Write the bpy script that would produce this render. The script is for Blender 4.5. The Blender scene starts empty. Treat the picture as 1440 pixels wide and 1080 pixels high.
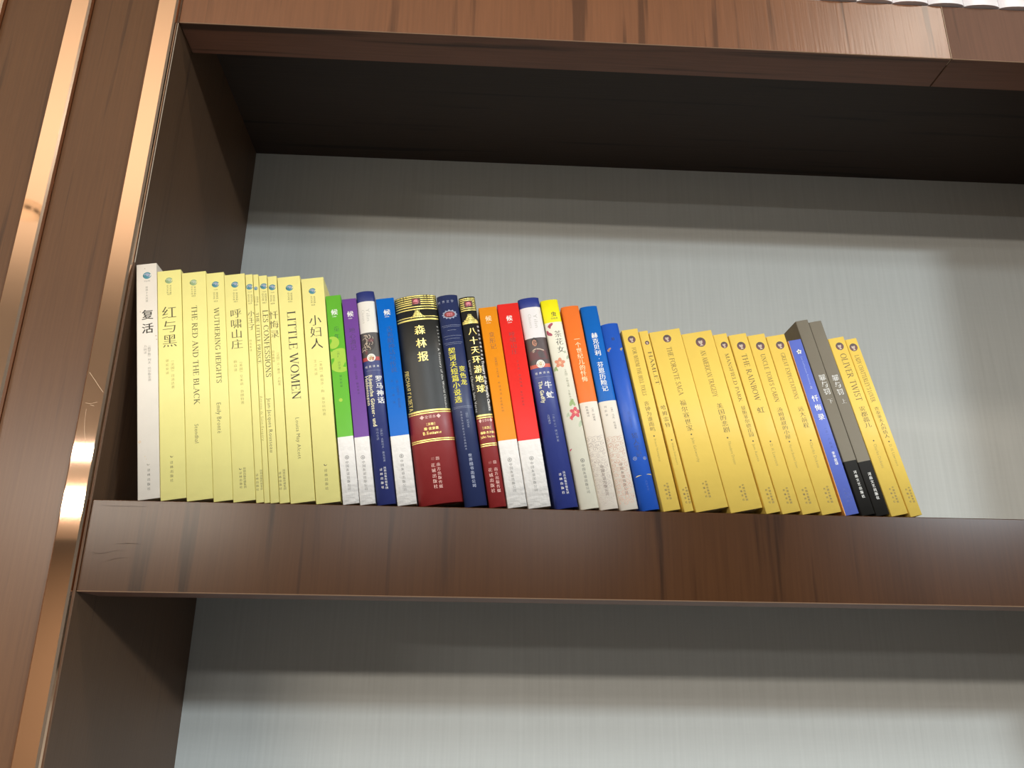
import bpy, math, random
from mathutils import Vector, Matrix

# ------------------------------------------------------------------ camera, world, exposure
scn = bpy.context.scene
COL = scn.collection
cam_d = bpy.data.cameras.new('camera')
cam = bpy.data.objects.new('camera', cam_d)
COL.objects.link(cam)
_r, _d, _f = ((0.9985457, -0.0526777, 0.0114702), (0.0282680, 0.3304209, -0.9434103), (0.0459067, 0.9423625, 0.3314295))
cam.matrix_world = Matrix(((_r[0], -_d[0], -_f[0], 0.30557), (_r[1], -_d[1], -_f[1], -0.67975), (_r[2], -_d[2], -_f[2], -0.13008), (0, 0, 0, 1)))
cam_d.sensor_fit = 'HORIZONTAL'
cam_d.sensor_width = 36.0
cam_d.lens = 1165.0 / 1440.0 * 36.0
cam_d.clip_start = 0.01
cam_d.clip_end = 60
scn.camera = cam
scn.view_settings.view_transform = 'Standard'
scn.view_settings.look = 'None'
scn.view_settings.gamma = 1.0
scn.view_settings.use_curve_mapping = False
scn.view_settings.exposure = 0.1
world = bpy.data.worlds.new('world')
scn.world = world
world.use_nodes = True
world.node_tree.nodes['Background'].inputs[0].default_value = (1.0, 0.93, 0.85, 1)
world.node_tree.nodes['Background'].inputs[1].default_value = 0.05


def area(name, loc, target, sx, sy, power, color):
    l = bpy.data.lights.new(name, 'AREA')
    l.shape = 'RECTANGLE'
    l.size, l.size_y = sx, sy
    l.energy = power
    l.color = color
    o = bpy.data.objects.new(name, l)
    COL.objects.link(o)
    o.location = loc
    dv = Vector(target) - Vector(loc)
    o.rotation_euler = dv.to_track_quat('-Z', 'Y').to_euler()
    return o


CZ = 1.40       # ceiling height above the shelf the books stand on
WARM = (1.0, 0.88, 0.74)
NEUT = (1.0, 0.98, 0.95)
COOL = (0.82, 0.93, 1.0)
# rows of ceiling troffers far behind the camera
for x, w_, p, c in ((-3.1, 2.5, 860, WARM), (-0.6, 1.2, 150, NEUT), (1.2, 1.2, 130, NEUT)):
    area('ceiling_lamp_far', (x, -7.45, CZ - 0.01), (x, -7.45, -1), w_, 1.0, p, c)
for x, p in ((-2.9, 50), (0.4, 40)):
    area('ceiling_lamp_middle', (x, -5.45, CZ - 0.01), (x, -5.45, -1), 1.3, 0.35, p, NEUT)
area('ceiling_lamp_right', (3.9, -4.7, CZ - 0.01), (3.9, -4.7, -1), 0.8, 0.8, 740, COOL)
for x, p in ((0.5, 64), (2.4, 10)):
    area('ceiling_lamp_near', (x, -3.4, CZ - 0.01), (x, -3.4, -1), 0.9, 0.8, p, COOL)
area('downlight', (1.40, -0.95, CZ - 0.01), (1.40, -0.95, -1), 0.16, 0.16, 9, WARM)
# added fill washing the ceiling, and a low light on the left, source unseen
area('ceiling_fill', (-0.9, -1.6, CZ - 0.50), (-0.9, -1.6, CZ), 1.9, 1.3, 15, WARM)
area('low_left_light', (-4.9, -5.6, 0.46), (0.4, 0.2, 0.46), 1.6, 0.05, 40, NEUT)


# ------------------------------------------------------------------ helpers
def lin(h):
    h = h.lstrip('#')
    r = []
    for i in (0, 2, 4):
        c = int(h[i:i + 2], 16) / 255.0
        r.append(c / 12.92 if c <= 0.04045 else ((c + 0.055) / 1.055) ** 2.4)
    return (r[0], r[1], r[2], 1.0)


MATS = {}


def mat(name, color, rough=0.45, metal=0.0, coat=0.0, spec=0.5, noise=0.0, nscale=60.0, bump=0.0, bscale=300.0, emit=0.0):
    if name in MATS:
        return MATS[name]
    m = bpy.data.materials.new(name)
    m.use_nodes = True
    nt = m.node_tree
    b = nt.nodes['Principled BSDF']
    col = lin(color) if isinstance(color, str) else color
    b.inputs['Base Color'].default_value = col
    b.inputs['Roughness'].default_value = rough
    b.inputs['Metallic'].default_value = metal
    b.inputs['Specular IOR Level'].default_value = spec
    b.inputs['Coat Weight'].default_value = coat
    b.inputs['Coat Roughness'].default_value = 0.25
    if noise or bump:
        tc = nt.nodes.new('ShaderNodeTexCoord')
    if noise:
        n = nt.nodes.new('ShaderNodeTexNoise')
        n.inputs['Scale'].default_value = nscale
        n.inputs['Detail'].default_value = 5
        nt.links.new(tc.outputs['Object'], n.inputs['Vector'])
        mx = nt.nodes.new('ShaderNodeMix')
        mx.data_type = 'RGBA'
        mx.inputs[6].default_value = tuple(c * (1 - noise) for c in col[:3]) + (1,)
        mx.inputs[7].default_value = tuple(min(1, c * (1 + noise)) for c in col[:3]) + (1,)
        nt.links.new(n.outputs['Fac'], mx.inputs[0])
        nt.links.new(mx.outputs[2], b.inputs['Base Color'])
    if bump:
        n2 = nt.nodes.new('ShaderNodeTexNoise')
        n2.inputs['Scale'].default_value = bscale
        nt.links.new(tc.outputs['Object'], n2.inputs['Vector'])
        bp = nt.nodes.new('ShaderNodeBump')
        bp.inputs['Strength'].default_value = bump
        bp.inputs['Distance'].default_value = 0.001
        nt.links.new(n2.outputs['Fac'], bp.inputs['Height'])
        nt.links.new(bp.outputs['Normal'], b.inputs['Normal'])
    MATS[name] = m
    return m


def wood(name, light, dark, grain='Z', rough=0.33, offset=0.0, coat=0.1, spec=0.5, line=0.7, crough=0.24):
    m = bpy.data.materials.new(name)
    m.use_nodes = True
    nt = m.node_tree
    N, L = nt.nodes, nt.links
    b = N['Principled BSDF']
    tc = N.new('ShaderNodeTexCoord')

    def mapped(sx, sy, sz, loc=0.0):
        mp = N.new('ShaderNodeMapping')
        mp.inputs['Scale'].default_value = (sx, sy, sz)
        mp.inputs['Location'].default_value = (loc + offset, offset * 0.7, loc * 0.3)
        L.new(tc.outputs['Object'], mp.inputs['Vector'])
        return mp.outputs['Vector']

    def noise(vec, scale, detail=6, dist=0.0):
        n = N.new('ShaderNodeTexNoise')
        n.inputs['Scale'].default_value = scale
        n.inputs['Detail'].default_value = detail
        n.inputs['Distortion'].default_value = dist
        L.new(vec, n.inputs['Vector'])
        return n.outputs['Fac']
    st = {'Z': (1, 1, 0.035), 'X': (0.035, 1, 1)}[grain]
    lo = {'Z': (1, 1, 0.16), 'X': (0.16, 1, 1)}[grain]
    fine = noise(mapped(*st), 420, 8)
    broad = noise(mapped(*lo, loc=3.0), 13, 3, 0.4)
    lines = noise(mapped(*st, loc=7.0), 64, 5, 0.25)
    cr = N.new('ShaderNodeValToRGB')           # thin dark growth lines
    cr.color_ramp.elements[0].position = 0.33
    cr.color_ramp.elements[0].color = (0, 0, 0, 1)
    cr.color_ramp.elements[1].position = 0.40
    cr.color_ramp.elements[1].color = (1, 1, 1, 1)
    L.new(lines, cr.inputs[0])
    ad = N.new('ShaderNodeMath')
    ad.operation = 'MULTIPLY_ADD'
    L.new(fine, ad.inputs[0])
    ad.inputs[1].default_value = 0.55
    mu = N.new('ShaderNodeMath')
    mu.operation = 'MULTIPLY'
    L.new(broad, mu.inputs[0])
    mu.inputs[1].default_value = 0.55
    L.new(mu.outputs[0], ad.inputs[2])
    mx = N.new('ShaderNodeMix')
    mx.data_type = 'RGBA'
    mx.inputs[6].default_value = lin(dark)
    mx.inputs[7].default_value = lin(light)
    L.new(ad.outputs[0], mx.inputs[0])
    mx2 = N.new('ShaderNodeMix')
    mx2.data_type = 'RGBA'
    mx2.inputs[6].default_value = tuple(c * line for c in lin(dark)[:3]) + (1,)
    L.new(cr.outputs[0], mx2.inputs[0])
    L.new(mx.outputs[2], mx2.inputs[7])
    L.new(mx2.outputs[2], b.inputs['Base Color'])
    b.inputs['Roughness'].default_value = rough
    b.inputs['Specular IOR Level'].default_value = spec
    b.inputs['Coat Weight'].default_value = coat
    b.inputs['Coat Roughness'].default_value = crough
    bp = N.new('ShaderNodeBump')
    bp.inputs['Strength'].default_value = 0.25
    bp.inputs['Distance'].default_value = 0.0006
    L.new(fine, bp.inputs['Height'])
    L.new(bp.outputs['Normal'], b.inputs['Normal'])
    return m


def mesh_obj(name, verts, faces, m, parent=None, mats=None, idx=None, smooth=False):
    me = bpy.data.meshes.new(name)
    me.from_pydata(verts, [], faces)
    for mm in (mats or [m]):
        me.materials.append(mm)
    if idx:
        me.polygons.foreach_set('material_index', idx)
    if smooth:
        me.polygons.foreach_set('use_smooth', [True] * len(faces))
    me.update()
    o = bpy.data.objects.new(name, me)
    COL.objects.link(o)
    if parent is not None:
        o.parent = parent
    return o


def boxes(bl, bev=0.0):
    """list of (x0,x1,y0,y1,z0,z1) -> verts, faces; chamfered on every edge when bev > 0"""
    V, F = [], []
    for (x0, x1, y0, y1, z0, z1) in bl:
        n = len(V)
        if bev <= 0:
            V += [(x, y, z) for x in (x0, x1) for y in (y0, y1) for z in (z0, z1)]
            F += [tuple(n + i for i in f) for f in ((0, 1, 3, 2), (4, 6, 7, 5), (0, 4, 5, 1), (2, 3, 7, 6), (0, 2, 6, 4), (1, 5, 7, 3))]
        else:
            b = bev
            X, Y, Z = (x0, x1), (y0, y1), (z0, z1)
            ids = {}
            for i in (0, 1):
                for j in (0, 1):
                    for k in (0, 1):
                        si, sj, sk = (b, -b)[i], (b, -b)[j], (b, -b)[k]
                        for ax in range(3):
                            p = [X[i] + si, Y[j] + sj, Z[k] + sk]
                            p[ax] = (X[i], Y[j], Z[k])[ax]
                            ids[(i, j, k, ax)] = len(V)
                            V.append(tuple(p))
            def q(*a):
                F.append(tuple(ids[t] for t in a))
            for s in (0, 1):
                a = [(s, 0, 0, 0), (s, 1, 0, 0), (s, 1, 1, 0), (s, 0, 1, 0)]
                q(*(a if s else a[::-1]))
                a = [(0, s, 0, 1), (0, s, 1, 1), (1, s, 1, 1), (1, s, 0, 1)]
                q(*(a if s else a[::-1]))
                a = [(0, 0, s, 2), (1, 0, s, 2), (1, 1, s, 2), (0, 1, s, 2)]
                q(*(a if s else a[::-1]))
            for i in (0, 1):
                for j in (0, 1):
                    q((i, j, 0, 0), (i, j, 1, 0), (i, j, 1, 1), (i, j, 0, 1))
                    q((i, 0, j, 0), (i, 1, j, 0), (i, 1, j, 2), (i, 0, j, 2))
                    q((0, i, j, 1), (1, i, j, 1), (1, i, j, 2), (0, i, j, 2))
                    for k in (0, 1):
                        q((i, j, k, 0), (i, j, k, 1), (i, j, k, 2))
    return V, F


def box_obj(name, bl, m, parent=None, bev=0.0):
    v, f = boxes(bl, bev)
    return mesh_obj(name, v, f, m, parent)


def empty(name, loc=(0, 0, 0)):
    o = bpy.data.objects.new(name, None)
    o.empty_display_size = 0.02
    o.location = loc
    COL.objects.link(o)
    return o


def tag(o, label=None, cat=None, group=None, kind=None):
    if label: o['label'] = label
    if cat: o['category'] = cat
    if group: o['group'] = group
    if kind: o['kind'] = kind
    return o


# ------------------------------------------------------------------ the room behind the camera
plaster = mat('ceiling_plaster', '#e6e0d6', 0.8, noise=0.04, nscale=3)
wallpaint = mat('wall_paint', '#544a3f', 0.8, noise=0.05, nscale=2)
floor_m = mat('floor_tile', '#2b2724', 0.5, noise=0.08, nscale=4)
tag(box_obj('floor', [(-6, 6, -10, 0.6, -1.42, -1.36)], floor_m), kind='structure')
tag(box_obj('ceiling', [(-6, 6, -10, 0.6, CZ, CZ + 0.05)], plaster), kind='structure')
tag(box_obj('wall_back', [(-6, 6, -10.1, -10, -1.36, CZ)], wallpaint), kind='structure')
tag(box_obj('wall_left', [(-6.1, -6, -10, 0.6, -1.36, CZ)], wallpaint), kind='structure')
tag(box_obj('wall_right', [(6, 6.1, -10, 0.6, -1.36, CZ)], wallpaint), kind='structure')
tag(box_obj('wall_front', [(-6, 6, 0.5, 0.6, -1.36, CZ)], wallpaint), kind='structure')

# ------------------------------------------------------------------ panelled pillar with rose-gold strips
W_PIL = wood('veneer_pillar', '#704a2b', '#4e311c', 'Z', 0.45, 0.0, 0.3, 0.25)
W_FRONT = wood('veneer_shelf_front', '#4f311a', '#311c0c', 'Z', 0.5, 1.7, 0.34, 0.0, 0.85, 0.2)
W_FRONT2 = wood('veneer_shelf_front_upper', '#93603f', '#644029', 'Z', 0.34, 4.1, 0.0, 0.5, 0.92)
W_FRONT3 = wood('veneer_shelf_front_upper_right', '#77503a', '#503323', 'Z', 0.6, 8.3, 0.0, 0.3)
W_SIDE = wood('veneer_side', '#644a34', '#493425', 'Z', 0.5, 2.2, 0.0, 0.5, 0.95)
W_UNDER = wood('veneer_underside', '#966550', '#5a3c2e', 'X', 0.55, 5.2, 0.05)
W_DECK = wood('veneer_deck', '#3f2f26', '#2a1f19', 'X', 0.6, 6.2, 0.0)
GOLD_M = mat('rose_gold_mirror', (0.93, 0.62, 0.42, 1), 0.035, 1.0)
LINE_M = mat('edge_highlight', '#b9ab98', 0.5)

pillar = tag(empty('wall_cladding', (-0.11, 0, -1.36)), 'dark brown wood-veneer wall panelling with vertical rose-gold metal strips, left of the shelves', 'wall panelling')
PZ0, PZ1 = 0.0, CZ + 1.36
PITCH = 0.0845
rose_line = mat('rose_gold_edge', (0.95, 0.74, 0.58, 1), 0.18, 1.0)
for k in range(9):
    xr = -0.001 - PITCH * k + 0.11      # right edge of the strip, pillar frame
    xl = xr - 0.0195
    # strip: flat mirror face between two chamfers, closed at the back
    prof = [(xl, 0.0), (xl, -0.0062), (xl + 0.0014, -0.0076), (xr - 0.0016, -0.0076), (xr, -0.0058), (xr, 0.0)]
    v, f = [], []
    for z in (PZ0, PZ1):
        v += [(x, y, z) for x, y in prof]
    n = len(prof)
    for i in range(n):
        j = (i + 1) % n
        f.append((i, j, j + n, i + n))
    f += [tuple(range(n))[::-1], tuple(range(n, 2 * n))]
    idx = [1 if i in (1, 3) else 0 for i in range(n)] + [0, 0]
    mesh_obj('metal_strip', v, f, None, pillar, mats=[GOLD_M, rose_line], idx=idx)
    if k < 8:
        box_obj('wood_panel', [(xl - (PITCH - 0.0195) + 0.0002, xl - 0.0002, -0.0004, 0.018, PZ0, PZ1)], W_PIL, pillar, 0.0004)

# ------------------------------------------------------------------ built-in bookcase
D = 0.30
XR = 1.115
bookcase = tag(empty('bookcase', (0.0, 0, -1.36)), 'built-in dark brown bookcase with thick-fronted shelves and a grey fabric back', 'bookcase')
ZB = 1.36
box_obj('side_panel', [(-0.018, 0.0, 0.0002, D + 0.012, 0, ZB + CZ)], W_SIDE, bookcase)
box_obj('side_panel', [(XR, XR + 0.06, -0.012, D + 0.012, 0, ZB + CZ)], W_SIDE, bookcase)


def fabric_mat():
    m = bpy.data.materials.new('grey_fabric')
    m.use_nodes = True
    nt = m.node_tree
    N, L = nt.nodes, nt.links
    b = N['Principled BSDF']
    tc = N.new('ShaderNodeTexCoord')
    mp = N.new('ShaderNodeMapping')
    mp.inputs['Scale'].default_value = (1, 1, 0.03)
    L.new(tc.outputs['Object'], mp.inputs['Vector'])
    n = N.new('ShaderNodeTexNoise')
    n.inputs['Scale'].default_value = 260
    n.inputs['Detail'].default_value = 5
    L.new(mp.outputs['Vector'], n.inputs['Vector'])
    mp2 = N.new('ShaderNodeMapping')
    mp2.inputs['Scale'].default_value = (0.05, 1, 1)
    L.new(tc.outputs['Object'], mp2.inputs['Vector'])
    n2 = N.new('ShaderNodeTexNoise')
    n2.inputs['Scale'].default_value = 400
    L.new(mp2.outputs['Vector'], n2.inputs['Vector'])
    ad = N.new('ShaderNodeMath')
    ad.operation = 'MULTIPLY_ADD'
    L.new(n2.outputs['Fac'], ad.inputs[0])
    ad.inputs[1].default_value = 0.25
    L.new(n.outputs['Fac'], ad.inputs[2])
    hf = N.new('ShaderNodeMath')
    hf.operation = 'MULTIPLY'
    hf.inputs[1].default_value = 0.8
    L.new(ad.outputs[0], hf.inputs[0])
    mx = N.new('ShaderNodeMix')
    mx.data_type = 'RGBA'
    mx.inputs[6].default_value = lin('#adaea9')
    mx.inputs[7].default_value = lin('#c2c3be')
    L.new(hf.outputs[0], mx.inputs[0])
    L.new(mx.outputs[2], b.inputs['Base Color'])
    b.inputs['Roughness'].default_value = 0.75
    bp = N.new('ShaderNodeBump')
    bp.inputs['Strength'].default_value = 0.3
    bp.inputs['Distance'].default_value = 0.0005
    L.new(hf.outputs[0], bp.inputs['Height'])
    L.new(bp.outputs['Normal'], b.inputs['Normal'])
    return m


FAB = fabric_mat()
LIP, REC = 0.0437, 0.0548
LEVELS = [(-0.5525, 0.0724, 0), (0.0, 0.0724, 0), (0.5525, 0.0696, 1), (1.105, 0.07, 1)]
SEAM = 0.7945
for zi, (zt, th, up) in enumerate(LEVELS):
    z = zt + ZB
    rec = th - 0.0148
    s = box_obj('shelf', [(0.0002, XR - 0.0002, LIP, D, z - (th - REC), z)], W_DECK, bookcase)
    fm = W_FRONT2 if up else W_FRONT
    parts = [(0.0002, SEAM), (SEAM + 0.0008, XR - 0.0002)] if up else [(0.0002, XR - 0.0002)]
    for q, (a, b2) in enumerate(parts):
        v, f = boxes([(a, b2, 0.0, LIP, z - th, z)], 0.0006)
        # every face whose centre looks down gets the horizontal-grain veneer
        idx = []
        for fc in f:
            cz = sum(v[i][2] for i in fc) / len(fc)
            cy = sum(v[i][1] for i in fc) / len(fc)
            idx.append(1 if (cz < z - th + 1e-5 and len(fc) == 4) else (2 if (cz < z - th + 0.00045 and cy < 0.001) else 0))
        mesh_obj('shelf_front', v, f, None, s, mats=[W_FRONT3 if q else fm, W_UNDER, mat('worn_edge_highlight', '#a98669', 0.5)], idx=idx)  # lower front chamfer paler: bevel highlight painted in along with wear
    if up and zi == 2:
        box_obj('veneer_seam', [(SEAM + 0.0001, SEAM + 0.0007, -0.0003, 0.01, z - th + 0.0005, z - 0.0005)], mat('seam_glue', '#b59a80', 0.5), s)
for za, zb in ((-0.5525, -0.0724 + REC), (0.0, 0.5525 - 0.0696 + REC), (0.5525, 1.105 - 0.07 + REC)):
    box_obj('back_panel', [(0.0002, XR - 0.0002, D, D + 0.01, za + ZB, zb + ZB)], FAB, bookcase)
box_obj('edge_highlight', [(-0.0004, 0.0003, -0.0003, 0.0, 0.214 + ZB, 0.4815 + ZB)], LINE_M, bookcase)  # panel edge catching light, painted as a pale strip along its lit part
# hairline cracks in the veneer near the left end of the shelf front
crack = mat('veneer_crack', '#3d2a1d', 0.8)
for pts in ([(0.004, -0.0405), (0.009, -0.0428), (0.015, -0.0431), (0.021, -0.0416), (0.026, -0.0405), (0.033, -0.0402)],
            [(0.017, -0.0502), (0.024, -0.0475), (0.029, -0.0462), (0.035, -0.0459)],
            [(0.024, -0.0352), (0.034, -0.0347), (0.045, -0.0349)], [(0.009, -0.0045), (0.02, -0.0052), (0.034, -0.0049), (0.044, -0.005)]):
    v, f = [], []
    for i, (x, z) in enumerate(pts):
        t = 0.00022 * (1 - abs(2 * i / (len(pts) - 1) - 1) * 0.7)
        v += [(x, -0.00008, z - t + ZB), (x, -0.00008, z + t + ZB)]
    for i in range(len(pts) - 1):
        f.append((2 * i, 2 * i + 2, 2 * i + 3, 2 * i + 1))
    mesh_obj('crack', v, f, crack, bookcase)

# fine scratches on the rose-gold strip beside the books (its front face is at y = -0.0076)
scr = mat('scratch_mark', '#e6c6a2', 0.5)
for pts in ([(-0.0175, 0.106), (-0.0125, 0.100), (-0.0070, 0.093), (-0.0035, 0.089)],
            [(-0.0145, 0.074), (-0.0140, 0.064), (-0.0125, 0.054), (-0.0095, 0.045), (-0.0060, 0.041)],
            [(-0.0160, 0.079), (-0.0120, 0.0785), (-0.0065, 0.0800)], [(-0.0165, 0.071), (-0.0120, 0.0775), (-0.0085, 0.0765)]):
    v, f = [], []
    for i, (x, z) in enumerate(pts):
        v += [(x + 0.11 - 0.00008, -0.00765, z + 1.36 - 0.00012), (x + 0.11 + 0.00008, -0.00765, z + 1.36 + 0.00012)]
    for i in range(len(pts) - 1):
        f.append((2 * i, 2 * i + 2, 2 * i + 3, 2 * i + 1))
    mesh_obj('scratch', v, f, scr, pillar)
# smoke detector on the ceiling, seen only as a reflection in the second strip
det = tag(empty('smoke_detector', (-1.28, -1.96, CZ)), 'round white smoke detector with dark slots, seen reflected in the left metal strip', 'smoke detector')
def lathe(prof, n=28):
    v = [(r * math.cos(2 * math.pi * i / n), r * math.sin(2 * math.pi * i / n), z) for r, z in prof for i in range(n)]
    f = [(k * n + i, k * n + (i + 1) % n, (k + 1) * n + (i + 1) % n, (k + 1) * n + i) for k in range(len(prof) - 1) for i in range(n)]
    return v, f + [tuple(range((len(prof) - 1) * n, len(prof) * n))]
v, f = lathe([(0.062, 0.0), (0.062, -0.010), (0.050, -0.014), (0.046, -0.030), (0.034, -0.040), (0.012, -0.043)])
mesh_obj('housing', v, f, mat('detector_white', '#e2d4c0', 0.5), det, smooth=True)
dk = mat('detector_slot', '#241c16', 0.8)
for i in range(10):
    a = 2 * math.pi * i / 10
    v, f = boxes([(-0.010, 0.010, 0.0455, 0.0495, -0.029, -0.017)])
    o = mesh_obj('slot', v, f, dk, det)
    o.rotation_euler = (0, 0, a)


# ------------------------------------------------------------------ lettering: glyph outlines as thin print on the spines
GC = {}


def glyph(ch, style):
    """one glyph of the built-in font as (verts, faces, advance); strokes thickened or thinned per axis"""
    key = (ch, style)
    if key in GC:
        return GC[key]
    c = bpy.data.curves.new('g', 'FONT')
    c.resolution_u = 2
    def adv(body):
        c.body = body
        o = bpy.data.objects.new('g', c)
        m = o.to_mesh()
        r = [(v.co.x, v.co.y) for v in m.vertices], [tuple(p.vertices) for p in m.polygons]
        o.to_mesh_clear()
        bpy.data.objects.remove(o)
        return r
    V, F = adv(ch)
    w = 1.0 if ord(ch) > 0x2e80 else (max([v[0] for v in V]) + 0.07 if V else 0.28)
    bpy.data.curves.remove(c)
    cjk = ord(ch) > 0x2e80
    ox, oy = {'song': (0.002, -0.017), 'bold': (0.022, 0.004), 'sans': (0, 0), 'wide': (0.01, 0), 'lat': (-0.004, -0.014), 'latb': (0.03, 0.012), 'serif': (0, 0)}[style]
    if not cjk and style in ('song', 'sans', 'bold', 'wide'):
        ox, oy = (0, 0)
    if V and (ox or oy):
        cnt = {}
        for f in F:
            for i in range(len(f)):
                a, b = f[i], f[(i + 1) % len(f)]
                cnt.setdefault((min(a, b), max(a, b)), []).append((a, b))
        ar = 0
        for f in F:
            for i in range(len(f)):
                a, b = V[f[i]], V[f[(i + 1) % len(f)]]
                ar += a[0] * b[1] - b[0] * a[1]
        sg = 1 if ar > 0 else -1
        nrm = {}
        for e in cnt.values():
            if len(e) == 1:
                a, b = e[0]
                dx, dy = V[b][0] - V[a][0], V[b][1] - V[a][1]
                l = math.hypot(dx, dy) or 1
                for q in (a, b):
                    nrm.setdefault(q, []).append((sg * dy / l, -sg * dx / l))
        V2 = []
        for i, v in enumerate(V):
            ns = nrm.get(i, [])
            if ns:
                nx = max((n[0] for n in ns), key=abs)
                ny = max((n[1] for n in ns), key=abs)
                V2.append((v[0] + ox * nx, v[1] + oy * ny))
            else:
                V2.append(v)
        V = V2
    GC[key] = (V, F, w)
    return GC[key]


# --- a small roman capital alphabet with thick and thin strokes and bracket-less serifs
def _path(pts, tk=0.125, tn=0.045, force=None):
    V, F = [], []
    n = len(pts)
    for i, (x, y) in enumerate(pts):
        a, b = pts[max(0, i - 1)], pts[min(n - 1, i + 1)]
        dx, dy = b[0] - a[0], b[1] - a[1]
        l = math.hypot(dx, dy) or 1
        t = force if force else tn + (tk - tn) * abs(dy / l) ** 1.5
        V += [(x - dy / l * t / 2, y + dx / l * t / 2), (x + dy / l * t / 2, y - dx / l * t / 2)]
    F = [(2 * i, 2 * i + 1, 2 * i + 3, 2 * i + 2) for i in range(n - 1)]
    return V, F


def _arc(cx, cy, rx, ry, a0, a1, n=14):
    return [(cx + rx * math.cos(math.radians(a0 + (a1 - a0) * i / n)), cy + ry * math.sin(math.radians(a0 + (a1 - a0) * i / n))) for i in range(n + 1)]


def _st(x, y0=0.0, y1=1.0, t=0.125, s='bt'):
    r = [_path([(x, y0), (x, y1)], force=t)]
    if 'b' in s: r.append(_path([(x - 0.13, y0 + 0.02), (x + 0.13, y0 + 0.02)], force=0.04))
    if 't' in s: r.append(_path([(x - 0.13, y1 - 0.02), (x + 0.13, y1 - 0.02)], force=0.04))
    return r


def _l(x0, y0, x1, y1, t=0.045):
    return [_path([(x0, y0), (x1, y1)], force=t)]


def _sf(x, y):
    return _l(x - 0.12, y, x + 0.12, y, 0.04)


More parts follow.
